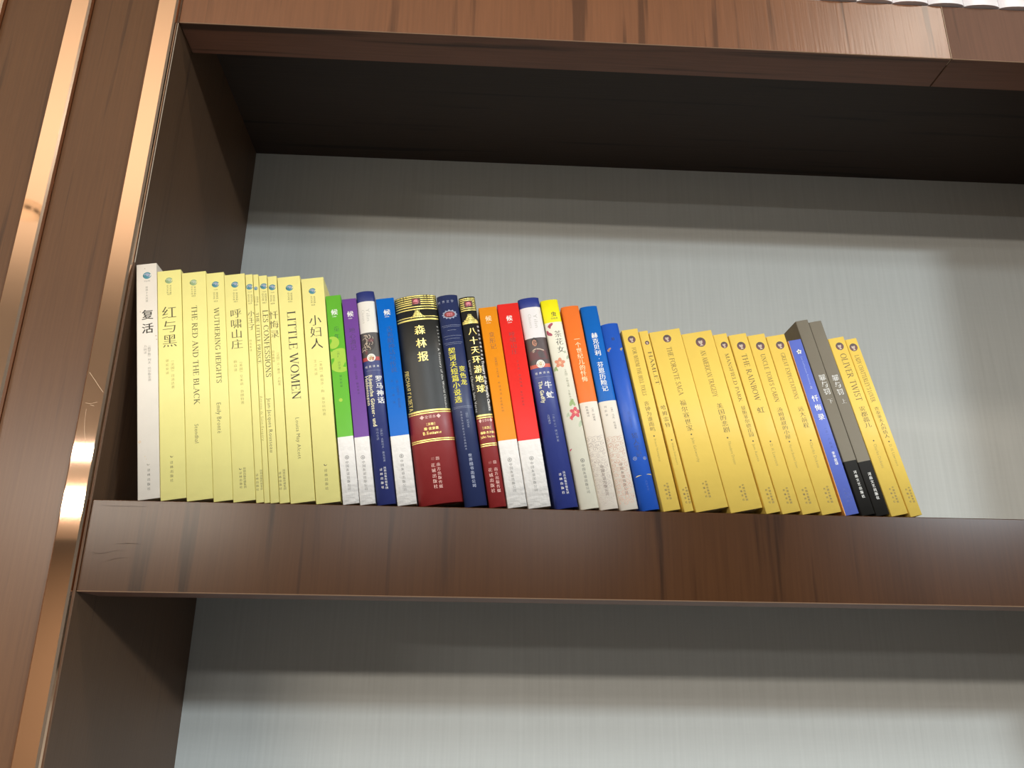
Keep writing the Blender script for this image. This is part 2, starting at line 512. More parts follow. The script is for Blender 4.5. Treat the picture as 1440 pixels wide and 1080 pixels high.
T, TH = 0.125, 0.05
ROMAN = {
    'A': (0.78, _l(0.08, 0, 0.39, 1, TH) + _l(0.37, 1, 0.70, 0, T) + _l(0.2, 0.33, 0.58, 0.33) + _sf(0.08, 0.02) + _sf(0.70, 0.02)),
    'B': (0.68, _st(0.16) + [_path(_arc(0.3, 0.76, 0.24, 0.22, 90, -90)), _path(_arc(0.3, 0.28, 0.29, 0.26, 90, -90))] + _l(0.16, 0.98, 0.3, 0.98) + _l(0.16, 0.53, 0.32, 0.53) + _l(0.16, 0.02, 0.3, 0.02)),
    'C': (0.78, [_path(_arc(0.43, 0.5, 0.34, 0.48, 48, 312, 20))] + _l(0.68, 0.7, 0.68, 0.98)),
    'D': (0.84, _st(0.16) + [_path(_arc(0.32, 0.5, 0.42, 0.48, 90, -90, 20))] + _l(0.16, 0.98, 0.32, 0.98) + _l(0.16, 0.02, 0.32, 0.02)),
    'E': (0.66, _st(0.16) + _l(0.16, 0.98, 0.58, 0.98) + _l(0.16, 0.52, 0.46, 0.52) + _l(0.16, 0.02, 0.6, 0.02) + _l(0.58, 1, 0.58, 0.78) + _l(0.6, 0, 0.6, 0.24) + _l(0.46, 0.42, 0.46, 0.62)),
    'F': (0.62, _st(0.16) + _l(0.16, 0.98, 0.58, 0.98) + _l(0.16, 0.52, 0.46, 0.52) + _l(0.58, 1, 0.58, 0.78) + _l(0.46, 0.42, 0.46, 0.62)),
    'G': (0.84, [_path(_arc(0.43, 0.5, 0.34, 0.48, 48, 312, 20))] + _l(0.68, 0.7, 0.68, 0.98) + _st(0.7, 0.06, 0.42, T, 't')),
    'H': (0.86, _st(0.16) + _st(0.7) + _l(0.16, 0.52, 0.7, 0.52)),
    'I': (0.36, _st(0.18)),
    'J': (0.45, _st(0.27, 0.15, 1, T, 't') + [_path(_arc(0.12, 0.12, 0.15, 0.2, 0, -110, 8))]),
    'K': (0.80, _st(0.16) + _l(0.2, 0.42, 0.64, 1, TH) + _l(0.32, 0.58, 0.7, 0, T) + _sf(0.64, 0.98) + _sf(0.7, 0.02)),
    'L': (0.66, _st(0.16) + _l(0.16, 0.02, 0.6, 0.02) + _l(0.6, 0, 0.6, 0.26)),
    'M': (1.0, _st(0.15, 0, 1, TH) + _l(0.15, 1, 0.48, 0, T) + _l(0.48, 0, 0.8, 1, TH) + _st(0.84, 0, 1, T)),
    'N': (0.86, _st(0.16, 0, 1, TH) + _l(0.14, 1, 0.7, 0, T) + _st(0.7, 0, 1, TH, 't')),
    'O': (0.86, [_path(_arc(0.43, 0.5, 0.35, 0.48, 0, 360, 28))]),
    'P': (0.64, _st(0.16) + [_path(_arc(0.3, 0.73, 0.26, 0.25, 90, -90))] + _l(0.16, 0.98, 0.3, 0.98) + _l(0.16, 0.48, 0.3, 0.48)),
    'R': (0.78, _st(0.16) + [_path(_arc(0.3, 0.75, 0.25, 0.23, 90, -90))] + _l(0.16, 0.98, 0.3, 0.98) + _l(0.16, 0.52, 0.32, 0.52) + _l(0.34, 0.52, 0.7, 0, T) + _sf(0.72, 0.02)),
    'S': (0.62, [_path([(0.5, 0.83), (0.44, 0.93), (0.31, 0.98), (0.18, 0.93), (0.13, 0.8), (0.16, 0.66), (0.29, 0.55), (0.43, 0.46), (0.51, 0.34), (0.5, 0.17), (0.42, 0.06), (0.29, 0.02), (0.16, 0.07), (0.1, 0.18)])] + _l(0.51, 0.72, 0.51, 0.98) + _l(0.1, 0.02, 0.1, 0.29)),
    'T': (0.72, _st(0.36, 0, 1, T, 'b') + _l(0.05, 0.98, 0.67, 0.98) + _l(0.06, 1, 0.06, 0.76) + _l(0.66, 1, 0.66, 0.76)),
    'U': (0.84, _st(0.16, 0.3, 1, T, 't') + [_path(_arc(0.43, 0.3, 0.27, 0.28, 180, 360, 12), T, 0.05)] + _st(0.7, 0.3, 1, TH, 't')),
    'V': (0.78, _l(0.08, 1, 0.39, 0, T) + _l(0.39, 0, 0.70, 1, TH) + _sf(0.08, 0.98) + _sf(0.70, 0.98)),
    'W': (1.08, _l(0.08, 1, 0.34, 0, T) + _l(0.34, 0, 0.56, 0.95, TH) + _l(0.54, 1, 0.78, 0, T) + _l(0.78, 0, 1.0, 1, TH) + _sf(0.08, 0.98) + _sf(1.0, 0.98)),
    'X': (0.78, _l(0.1, 1, 0.68, 0, T) + _l(0.1, 0, 0.66, 1, TH) + _sf(0.1, 0.98) + _sf(0.68, 0.02) + _sf(0.1, 0.02) + _sf(0.66, 0.98)),
    'Y': (0.76, _l(0.08, 1, 0.38, 0.45, T) + _l(0.38, 0.45, 0.68, 1, TH) + _st(0.38, 0, 0.48, T, 'b') + _sf(0.08, 0.98) + _sf(0.68, 0.98)),
    "'": (0.26, _l(0.13, 1, 0.1, 0.76, 0.07)),
    ' ': (0.34, []),
}


def text_line(s, style, space=0.0):
    """horizontal line, cap height 1 (CJK: glyph box 1) -> verts, faces, width"""
    V, F, x = [], [], 0.0
    roman = style == 'serif'
    for ch in s:
        if roman:
            adv, parts = ROMAN.get(ch, ROMAN[' '])
            for pv, pf in parts:
                n = len(V)
                V += [(a + x, b) for a, b in pv]
                F += [tuple(i + n for i in f) for f in pf]
            x += adv + space
        else:
            gv, gf, adv = glyph(ch, style)
            k = 1 / 0.93 if ord(ch) > 0x2e80 else 1 / 0.71
            dy = 0.08 if ord(ch) > 0x2e80 else 0
            n = len(V)
            V += [((a + 0.03) * k + x, (b + dy) * k) for a, b in gv]
            F += [tuple(i + n for i in f) for f in gf]
            x += adv * k + space
    return V, F, x


# ------------------------------------------------------------------ colours of the prints
INKS = {
    'ink': '#4b4320', 'inkfaint': '#a39646', 'ink1': '#2e2a1c', 'grey1': '#8a8274', 'teal': '#3f8692', 'tealfaint': '#93ab77', 'w': '#efece4',
    'dgreen': '#2f6b2c', 'lime': '#a5cb30', 'dpurp': '#45245c', 'grey2': '#b9b2a6', 'greyl': '#9aa0b4', 'redr': '#b8403e', 'cream': '#ece4b8',
    'dblue': '#123d80', 'gold': '#f0d77c', 'pinkw': '#f0c4b8', 'pinkd': '#b87068', 'yel': '#e8dc3a', 'palew': '#f7d8a8', 'dbrown': '#7c4a16',
    'dred': '#8c2018', 'oranger': '#d0604a', 'dolive': '#6a6638', 'dbrown2': '#5e4c40', 'dnavy': '#14275e', 'dnavy2': '#27489a', 'gold2': '#c0ac6a',
    'orng': '#b88a70', 'ink2': '#6a5418', 'ink3': '#4a3a12', 'ink2f': '#8f7a2c', 'lightblue': '#a9b6e6', 'navyf': '#4454a0', 'silv': '#d8d6d0',
    'pubink': '#4a4640', 'rose': '#b0485a', 'peach': '#dc8a66', 'leaf': '#9aae70', 'leaf2': '#b4bea0', 'rosered': '#cf4a52', 'curlg': '#a99a90', 'curlr': '#c09078',
    'gold0': '#e9d678', 'maroon': '#6a3a3c', 'skin': '#c08468', 'dark1': '#3a302c', 'reddk': '#86241e', 'pink': '#d8808a', 'facel': '#c9b49c', 'darkp': '#4a3630',
}


def ink(n):
    rough = 0.3 if n in ('gold', 'gold0', 'gold2') else 0.5
    return mat('print_' + n, INKS[n], rough, 0.35 if n in ('gold', 'gold0') else 0.0)


def ell(cx, cy, rx, ry, n=20, a0=0.0, a1=360.0, rot=0.0):
    c, s = math.cos(math.radians(rot)), math.sin(math.radians(rot))
    r = []
    full = abs(a1 - a0 - 360) < 1e-6
    for i in range(n if full else n + 1):
        a = math.radians(a0 + (a1 - a0) * i / n)
        x, y = rx * math.cos(a), ry * math.sin(a)
        r.append((cx + x * c - y * s, cy + x * s + y * c))
    return r


def poly(pts):
    return pts, [tuple(range(len(pts)))]


def ringp(cx, cy, r0, r1, n=20, sy=1.0):
    a, b = ell(cx, cy, r0, r0 * sy, n), ell(cx, cy, r1, r1 * sy, n)
    return a + b, [(i, (i + 1) % n, n + (i + 1) % n, n + i) for i in range(n)]


def strokep(pts, t):
    return _path(pts, force=t)


def design(kind, d, w, col):
    """layers of (part name, colour, [(verts, faces)...]) round the origin; x across the spine, y up, mm"""
    r = d / 2
    if kind == 'swirl':
        def cres(a0, rr, dx, dy, k):
            o = ell(0, 0, rr, rr * 0.93, 18, a0, a0 + 210)
            i = ell(dx, dy, rr * k, rr * k * 0.93, 18, a0 + 12, a0 + 198)
            n = len(o)
            return o + i, [(q, q + 1, n + q + 1, n + q) for q in range(n - 1)]
        if d < 3:
            return [('mark', col, [cres(150, r, r * 0.15, r * 0.1, 0.62)])]
        lite = 'greyl' if col == 'teal' else 'leaf2'
        return [('emblem', lite, [poly(ell(0, 0, r * 0.72, r * 0.66, 18))]),
                ('emblem', col, [cres(170, r, r * 0.22, r * 0.2, 0.78), cres(20, r * 0.98, -r * 0.05, -r * 0.14, 0.82), cres(150, r * 0.55, r * 0.12, r * 0.1, 0.6)])]
    if kind == 'ring':
        return [('emblem', col, [ringp(0, 0, r, r * 0.8), strokep([(0, r * 0.6), (0, -r * 0.6)], r * 0.2), strokep([(-r * 0.5, 0), (r * 0.5, 0)], r * 0.2)])]
    if kind == 'dot':
        return [('dot', col, [poly(ell(0, 0, r, r, 12))])]
    if kind == 'rule':
        return [('rule_line', col, [strokep([(-r + d * i / 8, 0) for i in range(9)], 0.2)])]
    if kind == 'ribbon':
        n = 8
        return [('ribbon', col, [strokep([(-w * 0.48 + w * 0.96 * i / n, 0) for i in range(n + 1)], 3.4)])]
    if kind == 'medal':
        return [('medallion', 'w', [poly(ell(0, 0, r, r, 24))]), ('medallion', 'gold2', [ringp(0, 0, r * 0.72, r * 0.62, 24), ringp(0, 0, r * 0.42, r * 0.22, 16), strokep([(0, r * .5), (0, -r * .5)], r * .14)])]
    if kind == 'blob':
        return [('leaf_print', col, [poly(ell(0, 0, r, r, 24))])]
    if kind == 'battle':
        rnd = random.Random(4)
        st = []
        for i in range(15):
            a = rnd.uniform(0, 6.28)
            x, y = rnd.uniform(-.22, .2) * w, rnd.uniform(-9, 9)
            p = [(x + q * 0.9 * math.cos(a + q * .5), y + q * 0.9 * math.sin(a + q * .5)) for q in range(5)]
            st.append(strokep(p, rnd.uniform(.3, .8)))
        return [('picture', 'dark1', [poly(ell(.6, 2, 5, 7, 14))]), ('picture', 'facel', st), ('picture', 'maroon', [poly(ell(2.2, 5, 2.6, 1.8, 10)), poly(ell(-2.6, -6, 1.2, 2.4, 10))])]
    if kind == 'portrait21':
        return [('picture', 'maroon', [poly([(-8, -8.5), (-7.5, -1), (-3, 1.8), (3, 1.8), (7, -0.5), (8, -8.5)])]),
                ('picture', 'dark1', [poly(ell(-1.6, 8.2, 3.3, 4.4, 16))]),
                ('picture', 'skin', [poly(ell(-1.8, 7.4, 2.2, 3.2, 16))]),
                ('picture', 'facel', [strokep([(-5.4, -.6), (-3.5, 1), (-1.5, 1.7)], 1.0), strokep([(-1.0, 1.6), (1.8, 1.2), (5.4, -.4)], 1.0), strokep([(-4.6, -1.5), (-3, -.2)], .6)])]
    if kind == 'emblem':
        k = r
        return [('emblem', 'dark1', [poly([(-k, -k * .85), (k, -k * .85), (k, k * .85), (-k, k * .85)])]),
                ('emblem', 'reddk', [poly([(-k * .86, -k * .7), (k * .86, -k * .7), (k * .86, k * .7), (-k * .86, k * .7)])]),
                ('emblem', 'pink', [poly(ell(0, -.1 * k, k * .62, k * .6, 16, 0, 180)), strokep([(-k * .55, -k * .3), (0, -k * .12), (k * .55, -k * .3)], k * .16), strokep([(-k * .4, -k * .5), (k * .4, -k * .5)], k * .12)])]
    if kind == 'pyramid':
        st = []
        for row, (y, n) in enumerate(((-.38, 7), (-.18, 5), (.02, 4), (.2, 3), (.36, 1))):
            for i in range(n):
                x = (i - (n - 1) / 2) * .26 * r
                st.append(ringp(x, y * r, .12 * r, .055 * r, 10))
        for a in (60, 75, 90, 105, 120):
            c, s = math.cos(math.radians(a)), math.sin(math.radians(a))
            st.append(strokep([(c * .35 * r, s * .3 * r + .05 * r), (c * .6 * r, s * .56 * r + .05 * r)], .05 * r))
        st.append(strokep([(-r * .98, -.52 * r), (-r * .55, -.3 * r), (-r * .2, .12 * r), (0, .3 * r)], .06 * r))
        st.append(strokep([(r * .98, -.52 * r), (r * .55, -.3 * r), (r * .2, .12 * r), (0, .3 * r)], .06 * r))
        return [('ornament', 'gold0', st)]
    if kind == 'seal':
        st = [ringp(0, 0, r, r * .82, 22, .62)]
        for i in range(12):
            a = math.radians(i * 30)
            st.append(poly(ell(r * 1.0 * math.cos(a), r * .66 * math.sin(a), r * .13, r * .11, 8)))
        return [('seal', 'greyl', st), ('seal', 'reddk', [poly(ell(0, 0, r * .8, r * .46, 20))]),
                ('seal', 'pink', [strokep([(-r * .5, y * r), (r * .5, y * r)], r * .07) for y in (.2, .03, -.16)] + [strokep([(x * r, .25 * r), (x * r, -.25 * r)], r * .07) for x in (-.35, -.05, .3)])]
    if kind in ('petal', 'petal2'):
        s = 1 if kind == 'petal' else -1
        return [('flower_print', col, [poly(ell(0, 0, r, r * .45, 14, rot=35 * s)), poly(ell(-r * .3, -r * .5 * s, r * .6, r * .34, 12, rot=100))])]
    if kind == 'leafs':
        return [('leaf_print', col, [poly(ell(0, 0, r, r * .42, 12, rot=60)), poly(ell(r * .45, -r * .2, r * .75, r * .32, 12, rot=110))])]
    if kind == 'flower':
        pet = [poly(ell(r * .5 * math.cos(math.radians(a)), r * .5 * math.sin(math.radians(a)), r * .55, r * .36, 12, rot=a)) for a in range(10, 370, 72)]
        return [('flower_print', col, pet), ('flower_print', 'palew', [strokep([(0, 0), (r * .35 * math.cos(math.radians(a)), r * .35 * math.sin(math.radians(a)))], r * .1) for a in range(40, 400, 72)])]
    if kind == 'flowerlogo':
        return [('emblem', col, [poly(ell(r * .5 * math.cos(math.radians(a)), r * .5 * math.sin(math.radians(a)), r * .5, r * .34, 10, rot=a)) for a in range(18, 378, 72)])]
    if kind in ('wing', 'wingr'):
        s = 1 if kind == 'wing' else -1
        return [('ornament', col, [poly([(s * x * r, y * r) for x, y in ((-.9, -.25), (-.4, .1), (.3, .18), (.9, .05), (.4, 0), (-.2, -.12))])])]
    if kind == 'portrait':
        return [('portrait', 'darkp', [poly(ell(0, 0, r, r, 24))]), ('portrait', 'maroon', [poly(ell(0, -r * .1, r * .86, r * .8, 18))]),
                ('portrait', 'facel', [poly(ell(-r * .05, r * .12, r * .42, r * .52, 16)), poly([(-r * .35, -r * .78), (-r * .1, -r * .4), (r * .15, -r * .4), (r * .4, -r * .75)])]),
                ('portrait', 'darkp', [poly(ell(-r * .05, r * .52, r * .46, r * .24, 14)), strokep([(-r * .2, r * .14), (-r * .1, r * .14)], r * .07), strokep([(r * .02, r * .14), (r * .12, r * .14)], r * .07), strokep([(-r * .15, -r * .14), (r * .06, -r * .14)], r * .06)])]
    if kind == 'curls':
        rnd = random.Random(9)
        st = []
        for row in range(13):
            for q in range(3):
                x = -w * .34 + q * w * .34 + (row % 2) * w * .12 - w * .06
                y = 29 - row * 4.6 + rnd.uniform(-.8, .8)
                R = rnd.uniform(1.7, 2.7)
                a0 = rnd.uniform(0, 360)
                sg = rnd.choice((-1, 1))
                p = []
                for i in range(15):
                    rr = R * (1 - i / 17)
                    a = math.radians(a0 + sg * i * 32)
                    p.append((max(-w * .47, min(w * .47, x + rr * math.cos(a))), y + rr * math.sin(a) * .8))
                st.append(_path(p, .42, .24))
                p = [(max(-w * .47, min(w * .47, x + dx * w * .16)), y + 2.2 + .9 * math.sin(dx * 1.6)) for dx in (-2, -1, 0, 1, 2)]
                st.append(_path(p, .3, .2))
        return [('scroll_pattern', col, st)]
    raise KeyError(kind)


# ------------------------------------------------------------------ books
GEO = {  # tilt deg, height, thickness, x of the lower left corner (mm)
 1: (9.27, 214.9, 17.54, 35.48),
 2: (9.26, 208.8, 20.52, 53.73),
 3: (9.15, 207.9, 20.98, 74.74),
 4: (9.16, 208.4, 15.46, 96.26),
 5: (9.14, 207.4, 17.93, 112.12),
 6: (9.03, 208.7, 6.20, 130.55),
 7: (8.96, 209.0, 4.47, 137.11),
 8: (8.97, 207.9, 7.05, 142.11),
 9: (8.91, 207.4, 8.00, 149.62),
 10: (8.91, 206.6, 19.87, 158.39),
 11: (8.80, 206.0, 19.74, 179.14),
 12: (9.20, 189.9, 13.27, 201.05),
 13: (9.07, 187.2, 12.53, 215.00),
 14: (9.33, 195.1, 15.93, 228.76),
 15: (9.18, 188.5, 15.91, 245.58),
 16: (9.45, 191.0, 37.30, 263.00),
 17: (9.36, 193.9, 18.68, 301.12),
 18: (9.49, 193.1, 14.45, 321.44),
 19: (9.09, 183.0, 16.18, 336.66),
 20: (8.99, 187.0, 19.13, 353.58),
 21: (9.96, 194.0, 18.92, 376.86),
 22: (10.11, 193.0, 15.70, 397.52),
 23: (9.55, 187.2, 15.80, 413.64),
 24: (9.46, 187.6, 15.40, 430.73),
 25: (10.17, 171.3, 15.71, 448.68),
 26: (10.44, 166.0, 14.96, 466.79),
 27: (11.17, 165.8, 8.23, 484.63),
 28: (11.39, 165.2, 28.48, 494.43),
 29: (11.49, 164.5, 28.15, 523.97),
 30: (11.95, 165.1, 12.74, 554.24),
 31: (11.77, 165.0, 16.54, 567.94),
 32: (11.75, 165.2, 16.17, 585.28),
 33: (11.63, 164.9, 17.56, 602.05),
 34: (11.95, 161.7, 11.83, 622.52),
 35: (12.33, 182.0, 11.60, 636.60),
 36: (12.43, 181.4, 11.79, 649.14),
 37: (12.62, 165.2, 15.25, 661.99),
 38: (12.80, 165.1, 10.88, 678.46),
}
BANDV = {12: [132.0], 13: [129.2], 14: [10.0, 40.4, 67.4], 15: [128.6], 16: [110.4, 109.5], 18: [113.8], 19: [124.7], 20: [128.3], 21: [9.4, 39.4, 67.8], 22: [22.2], 23: [92.1], 24: [91.1], 35: [134.2], 36: [133.7]}
GOLDV = {16: [0.8, 2.7, 4.8, 6.8, 8.8, 11.2, 13.7, 21.1, 23.7, 109.5, 111.6, 135.2, 136.8], 18: [1.7, 3.4, 5.3, 7.4, 9.4, 11.2, 13.2, 24.2, 25.6, 112.7, 114.9, 138.3, 140.0]}
PRINT = {  # kind, text, u centre, v top, v bottom, size (mm on the spine), ink, style
 1: [
  ('C', 'swirl', 9.17, 11.5, 11.5, 7.19, 'teal', ''),
  ('H', 'YILIN', 9.12, 17.0, 17.0, 1.43, 'grey1', 'sans'),
  ('V', '世界十大名著', 8.81, 22.0, 38.0, 2.24, 'grey1', 'song'),
  ('V', '复活', 9.29, 43.3, 69.5, 9.46, 'ink1', 'bold'),
  ('V', '〔俄罗斯〕列夫·托尔斯泰著', 10.44, 78.2, 112.6, 2.67, 'grey1', 'song'),
  ('V', '力冈译', 7.08, 78.4, 87.2, 2.38, 'grey1', 'song'),
  ('C', 'swirl', 8.65, 185.5, 185.5, 2.27, 'grey1', ''),
  ('V', '译林出版社', 9.0, 188.6, 208.3, 2.44, 'ink1', 'song'),
 ],
 2: [
  ('C', 'swirl', 9.99, 9.8, 9.8, 6.48, 'tealfaint', ''),
  ('V', '双语译林', 11.18, 14.2, 23.0, 1.72, 'ink', 'song'),
  ('V', '壹力文库', 8.73, 13.9, 22.6, 1.72, 'ink', 'song'),
  ('H', '024', 10.07, 23.4, 23.4, 1.41, 'ink', 'sans'),
  ('V', '红与黑', 9.75, 34.4, 74.8, 12.19, 'ink', 'song'),
  ('V', '〔法国〕司汤达著', 11.66, 85.0, 113.1, 2.72, 'inkfaint', 'song'),
  ('V', '郭宏安译', 7.25, 84.8, 99.8, 2.57, 'inkfaint', 'song'),
  ('C', 'swirl', 9.52, 172.3, 172.3, 2.31, 'ink', ''),
  ('V', '译林出版社', 9.39, 175.7, 194.7, 2.59, 'ink', 'song'),
 ],
 3: [
  ('C', 'swirl', 10.08, 10.1, 10.1, 6.37, 'tealfaint', ''),
  ('V', '双语译林', 11.12, 13.9, 22.5, 1.74, 'ink', 'song'),
  ('V', '壹力文库', 8.66, 13.6, 22.2, 1.74, 'ink', 'song'),
  ('H', '023', 9.97, 23.5, 23.5, 1.43, 'ink', 'sans'),
  ('R', 'THE RED AND THE BLACK', 10.21, 32.8, 125.5, 4.67, 'ink', 'serif'),
  ('R', 'Stendhal', 9.44, 142.5, 159.7, 3.3, 'ink', 'lat'),
 ],
 4: [
  ('C', 'swirl', 7.96, 11.4, 11.4, 6.32, 'teal', ''),
  ('V', '双语译林', 8.94, 19.2, 26.2, 1.72, 'ink', 'song'),
  ('V', '壹力文库', 6.48, 18.9, 25.9, 1.72, 'ink', 'song'),
  ('H', '022', 7.73, 28.0, 28.0, 1.42, 'ink', 'sans'),
  ('H', 'YILIN', 7.89, 16.7, 16.7, 0.92, 'ink', 'sans'),
  ('R', 'WUTHERING HEIGHTS', 7.98, 34.5, 105.7, 4.31, 'ink', 'serif'),
  ('R', 'Emily Brontë', 7.03, 122.9, 150.6, 3.7, 'ink', 'lat'),
 ],
 5: [
  ('C', 'swirl', 9.12, 10.2, 10.2, 6.41, 'teal', ''),
  ('V', '双语译林', 10.32, 17.8, 26.0, 1.75, 'ink', 'song'),
  ('V', '壹力文库', 7.85, 17.5, 25.7, 1.75, 'ink', 'song'),
  ('H', '021', 9.08, 27.0, 27.0, 1.44, 'ink', 'sans'),
  ('H', 'YILIN', 9.11, 15.8, 15.8, 0.93, 'ink', 'sans'),
  ('V', '呼啸山庄', 8.75, 33.7, 72.7, 9.73, 'ink', 'song'),
  ('V', '〔英国〕艾米莉·勃朗特著', 11.1, 82.8, 124.0, 2.73, 'inkfaint', 'song'),
  ('V', '杨苡译', 6.56, 82.2, 93.8, 2.69, 'inkfaint', 'song'),
  ('C', 'swirl', 6.86, 179.8, 179.8, 2.1, 'ink', ''),
  ('V', '译林出版社', 6.85, 182.0, 196.8, 2.28, 'ink', 'song'),
  ('V', '凤凰出版传媒集团', 10.08, 178.9, 196.7, 2.1, 'ink', 'song'),
 ],
 6: [
  ('C', 'swirl', 3.2, 12.3, 12.3, 6.01, 'teal', ''),
  ('V', '双语译林', 4.47, 19.8, 27.5, 1.7, 'ink', 'song'),
  ('V', '壹力文库', 2.0, 19.5, 27.2, 1.7, 'ink', 'song'),
  ('H', '019', 3.21, 28.7, 28.7, 1.4, 'ink', 'sans'),
  ('H', 'YILIN', 3.28, 17.5, 17.5, 0.9, 'ink', 'sans'),
  ('V', '小王子', 3.52, 35.5, 54.9, 5.79, 'ink', 'song'),
  ('V', '周克希译', 1.77, 62.9, 75.0, 1.99, 'inkfaint', 'song'),
  ('V', '译林出版社', 1.79, 183.9, 199.0, 2.17, 'ink', 'song'),
  ('V', '凤凰出版传媒集团', 5.23, 180.9, 198.5, 1.97, 'ink', 'song'),
 ],
 7: [
  ('C', 'swirl', 1.89, 13.8, 13.8, 3.58, 'teal', ''),
  ('V', '双语译林', 2.84, 21.7, 28.1, 1.69, 'ink', 'song'),
  ('V', '壹力文库', 0.37, 21.4, 27.8, 1.69, 'ink', 'song'),
  ('H', '020', 1.59, 29.9, 29.9, 1.39, 'ink', 'sans'),
  ('R', 'THE LITTLE PRINCE', 2.08, 37.6, 86.4, 2.68, 'ink', 'serif'),
  ('R', 'Antoine de Saint-Exupéry', 1.78, 115.8, 156.1, 2.19, 'inkfaint', 'lat'),
 ],
 8: [
  ('C', 'swirl', 4.02, 10.6, 10.6, 6.2, 'teal', ''),
  ('V', '双语译林', 5.26, 17.8, 25.4, 1.8, 'ink', 'song'),
  ('V', '壹力文库', 2.78, 17.5, 25.1, 1.8, 'ink', 'song'),
  ('H', '007', 3.96, 27.0, 27.0, 1.48, 'ink', 'sans'),
  ('H', 'YILIN', 4.07, 16.0, 16.0, 0.96, 'ink', 'sans'),
  ('R', 'LES CONFESSIONS', 4.11, 34.0, 98.0, 4.51, 'ink', 'serif'),
  ('R', 'Jean-Jacques Rousseau', 3.41, 116.9, 165.0, 3.09, 'ink', 'lat'),
 ],
 9: [
  ('C', 'swirl', 3.82, 10.9, 10.9, 6.18, 'teal', ''),
  ('V', '双语译林', 4.72, 18.7, 25.2, 1.74, 'ink', 'song'),
  ('V', '壹力文库', 2.24, 18.4, 24.9, 1.74, 'ink', 'song'),
  ('H', '008', 3.43, 26.9, 26.9, 1.43, 'ink', 'sans'),
  ('H', 'YILIN', 3.88, 16.0, 16.0, 0.92, 'ink', 'sans'),
  ('V', '忏悔录', 3.64, 33.7, 60.9, 7.72, 'ink', 'song'),
  ('V', '〔法国〕让-雅克·卢梭著', 5.27, 72.5, 105.0, 2.4, 'inkfaint', 'song'),
  ('V', '范希衡译', 1.51, 71.8, 83.0, 2.21, 'inkfaint', 'song'),
  ('V', '译林出版社', 1.5, 180.3, 196.6, 2.22, 'ink', 'song'),
  ('V', '凤凰出版传媒集团', 4.92, 178.8, 196.6, 2.03, 'ink', 'song'),
 ],
 10: [
  ('C', 'swirl', 10.17, 11.0, 11.0, 6.52, 'teal', ''),
  ('V', '双语译林', 11.45, 15.9, 23.4, 1.78, 'ink', 'song'),
  ('V', '壹力文库', 8.97, 15.6, 23.1, 1.78, 'ink', 'song'),
  ('H', '025', 10.12, 24.7, 24.7, 1.46, 'ink', 'sans'),
  ('R', 'LITTLE WOMEN', 10.31, 34.0, 117.5, 7.2, 'ink1', 'serif'),
  ('R', 'Louisa May Alcott', 9.8, 133.1, 169.9, 3.12, 'ink', 'lat'),
 ],
 11: [
  ('C', 'swirl', 9.17, 12.8, 12.8, 6.26, 'teal', ''),
  ('V', '双语译林', 10.5, 17.8, 25.1, 1.77, 'ink', 'song'),
  ('V', '壹力文库', 8.01, 17.5, 24.8, 1.77, 'ink', 'song'),
  ('H', '026', 9.13, 26.5, 26.5, 1.45, 'ink', 'sans'),
  ('V', '小妇人', 9.83, 35.9, 69.4, 10.26, 'ink1', 'song'),
  ('V', '〔美国〕路易莎·梅·奥尔科特著', 11.98, 78.9, 131.0, 2.65, 'inkfaint', 'song'),
  ('V', '王之光译', 7.36, 78.3, 94.0, 2.63, 'inkfaint', 'song'),
  ('C', 'swirl', 9.73, 173.5, 173.5, 2.54, 'ink', ''),
  ('V', '译林出版社', 9.73, 176.7, 195.7, 2.62, 'ink', 'song'),
 ],
 12: [
  ('H', '候', 6.63, 16.6, 16.6, 5.72, 'w', 'bold'),
  ('H', '·阅经典·', 6.31, 20.7, 20.7, 1.08, 'w', 'sans'),
  ('V', '童年', 7.22, 29.1, 43.5, 5.08, 'dgreen', 'song'),
  ('V', '〔苏联〕高尔基著', 7.01, 52.4, 73.9, 2.31, 'dgreen', 'song'),
  ('V', '郭家申译', 7.12, 75.8, 87.9, 2.29, 'dgreen', 'song'),
  ('C', 'blob', 2.8, 45.4, 45.4, 11.67, 'lime', ''),
  ('C', 'blob', 8.51, 62.6, 62.6, 22.67, 'lime', ''),
  ('C', 'blob', 5.53, 99.1, 99.1, 3.22, 'lime', ''),
  ('C', 'blob', -0.66, 56.1, 56.1, 5.8, 'lime', ''),
  ('C', 'ring', 6.47, 150.2, 150.2, 3.32, 'pubink', ''),
  ('V', '中国友谊出版公司', 6.26, 152.7, 178.9, 2.56, 'pubink', 'song'),
 ],
 13: [
  ('H', '候', 6.21, 15.1, 15.1, 5.49, 'w', 'bold'),
  ('H', '·阅经典·', 5.87, 19.2, 19.2, 1.08, 'w', 'sans'),
  ('V', '地心游记', 6.46, 28.0, 50.2, 5.24, 'dpurp', 'song'),
  ('V', '〔法国〕儒勒·凡尔纳著', 6.54, 53.9, 77.5, 2.11, 'dpurp', 'song'),
  ('V', '陈筱卿译', 7.07, 79.6, 91.4, 2.09, 'dpurp', 'song'),
  ('C', 'ring', 5.78, 147.0, 147.0, 3.32, 'pubink', ''),
  ('V', '中国友谊出版公司', 5.97, 149.5, 175.8, 2.56, 'pubink', 'song'),
 ],
 14: [
  ('R', 'Yilin', 9.03, 16.8, 29.7, 3.4, 'grey2', 'lat'),
  ('R', 'Classics', 4.75, 17.7, 31.3, 2.6, 'grey2', 'lat'),
  ('C', 'battle', 6.72, 52.9, 52.9, 11.75, 'w', ''),
  ('C', 'ribbon', 7.19, 65.4, 65.4, 14.56, 'redr', ''),
  ('C', 'medal', 7.87, 64.4, 64.4, 7.38, 'w', ''),
  ('H', '经典译林', 8.24, 72.7, 72.7, 2.13, 'w', 'wide'),
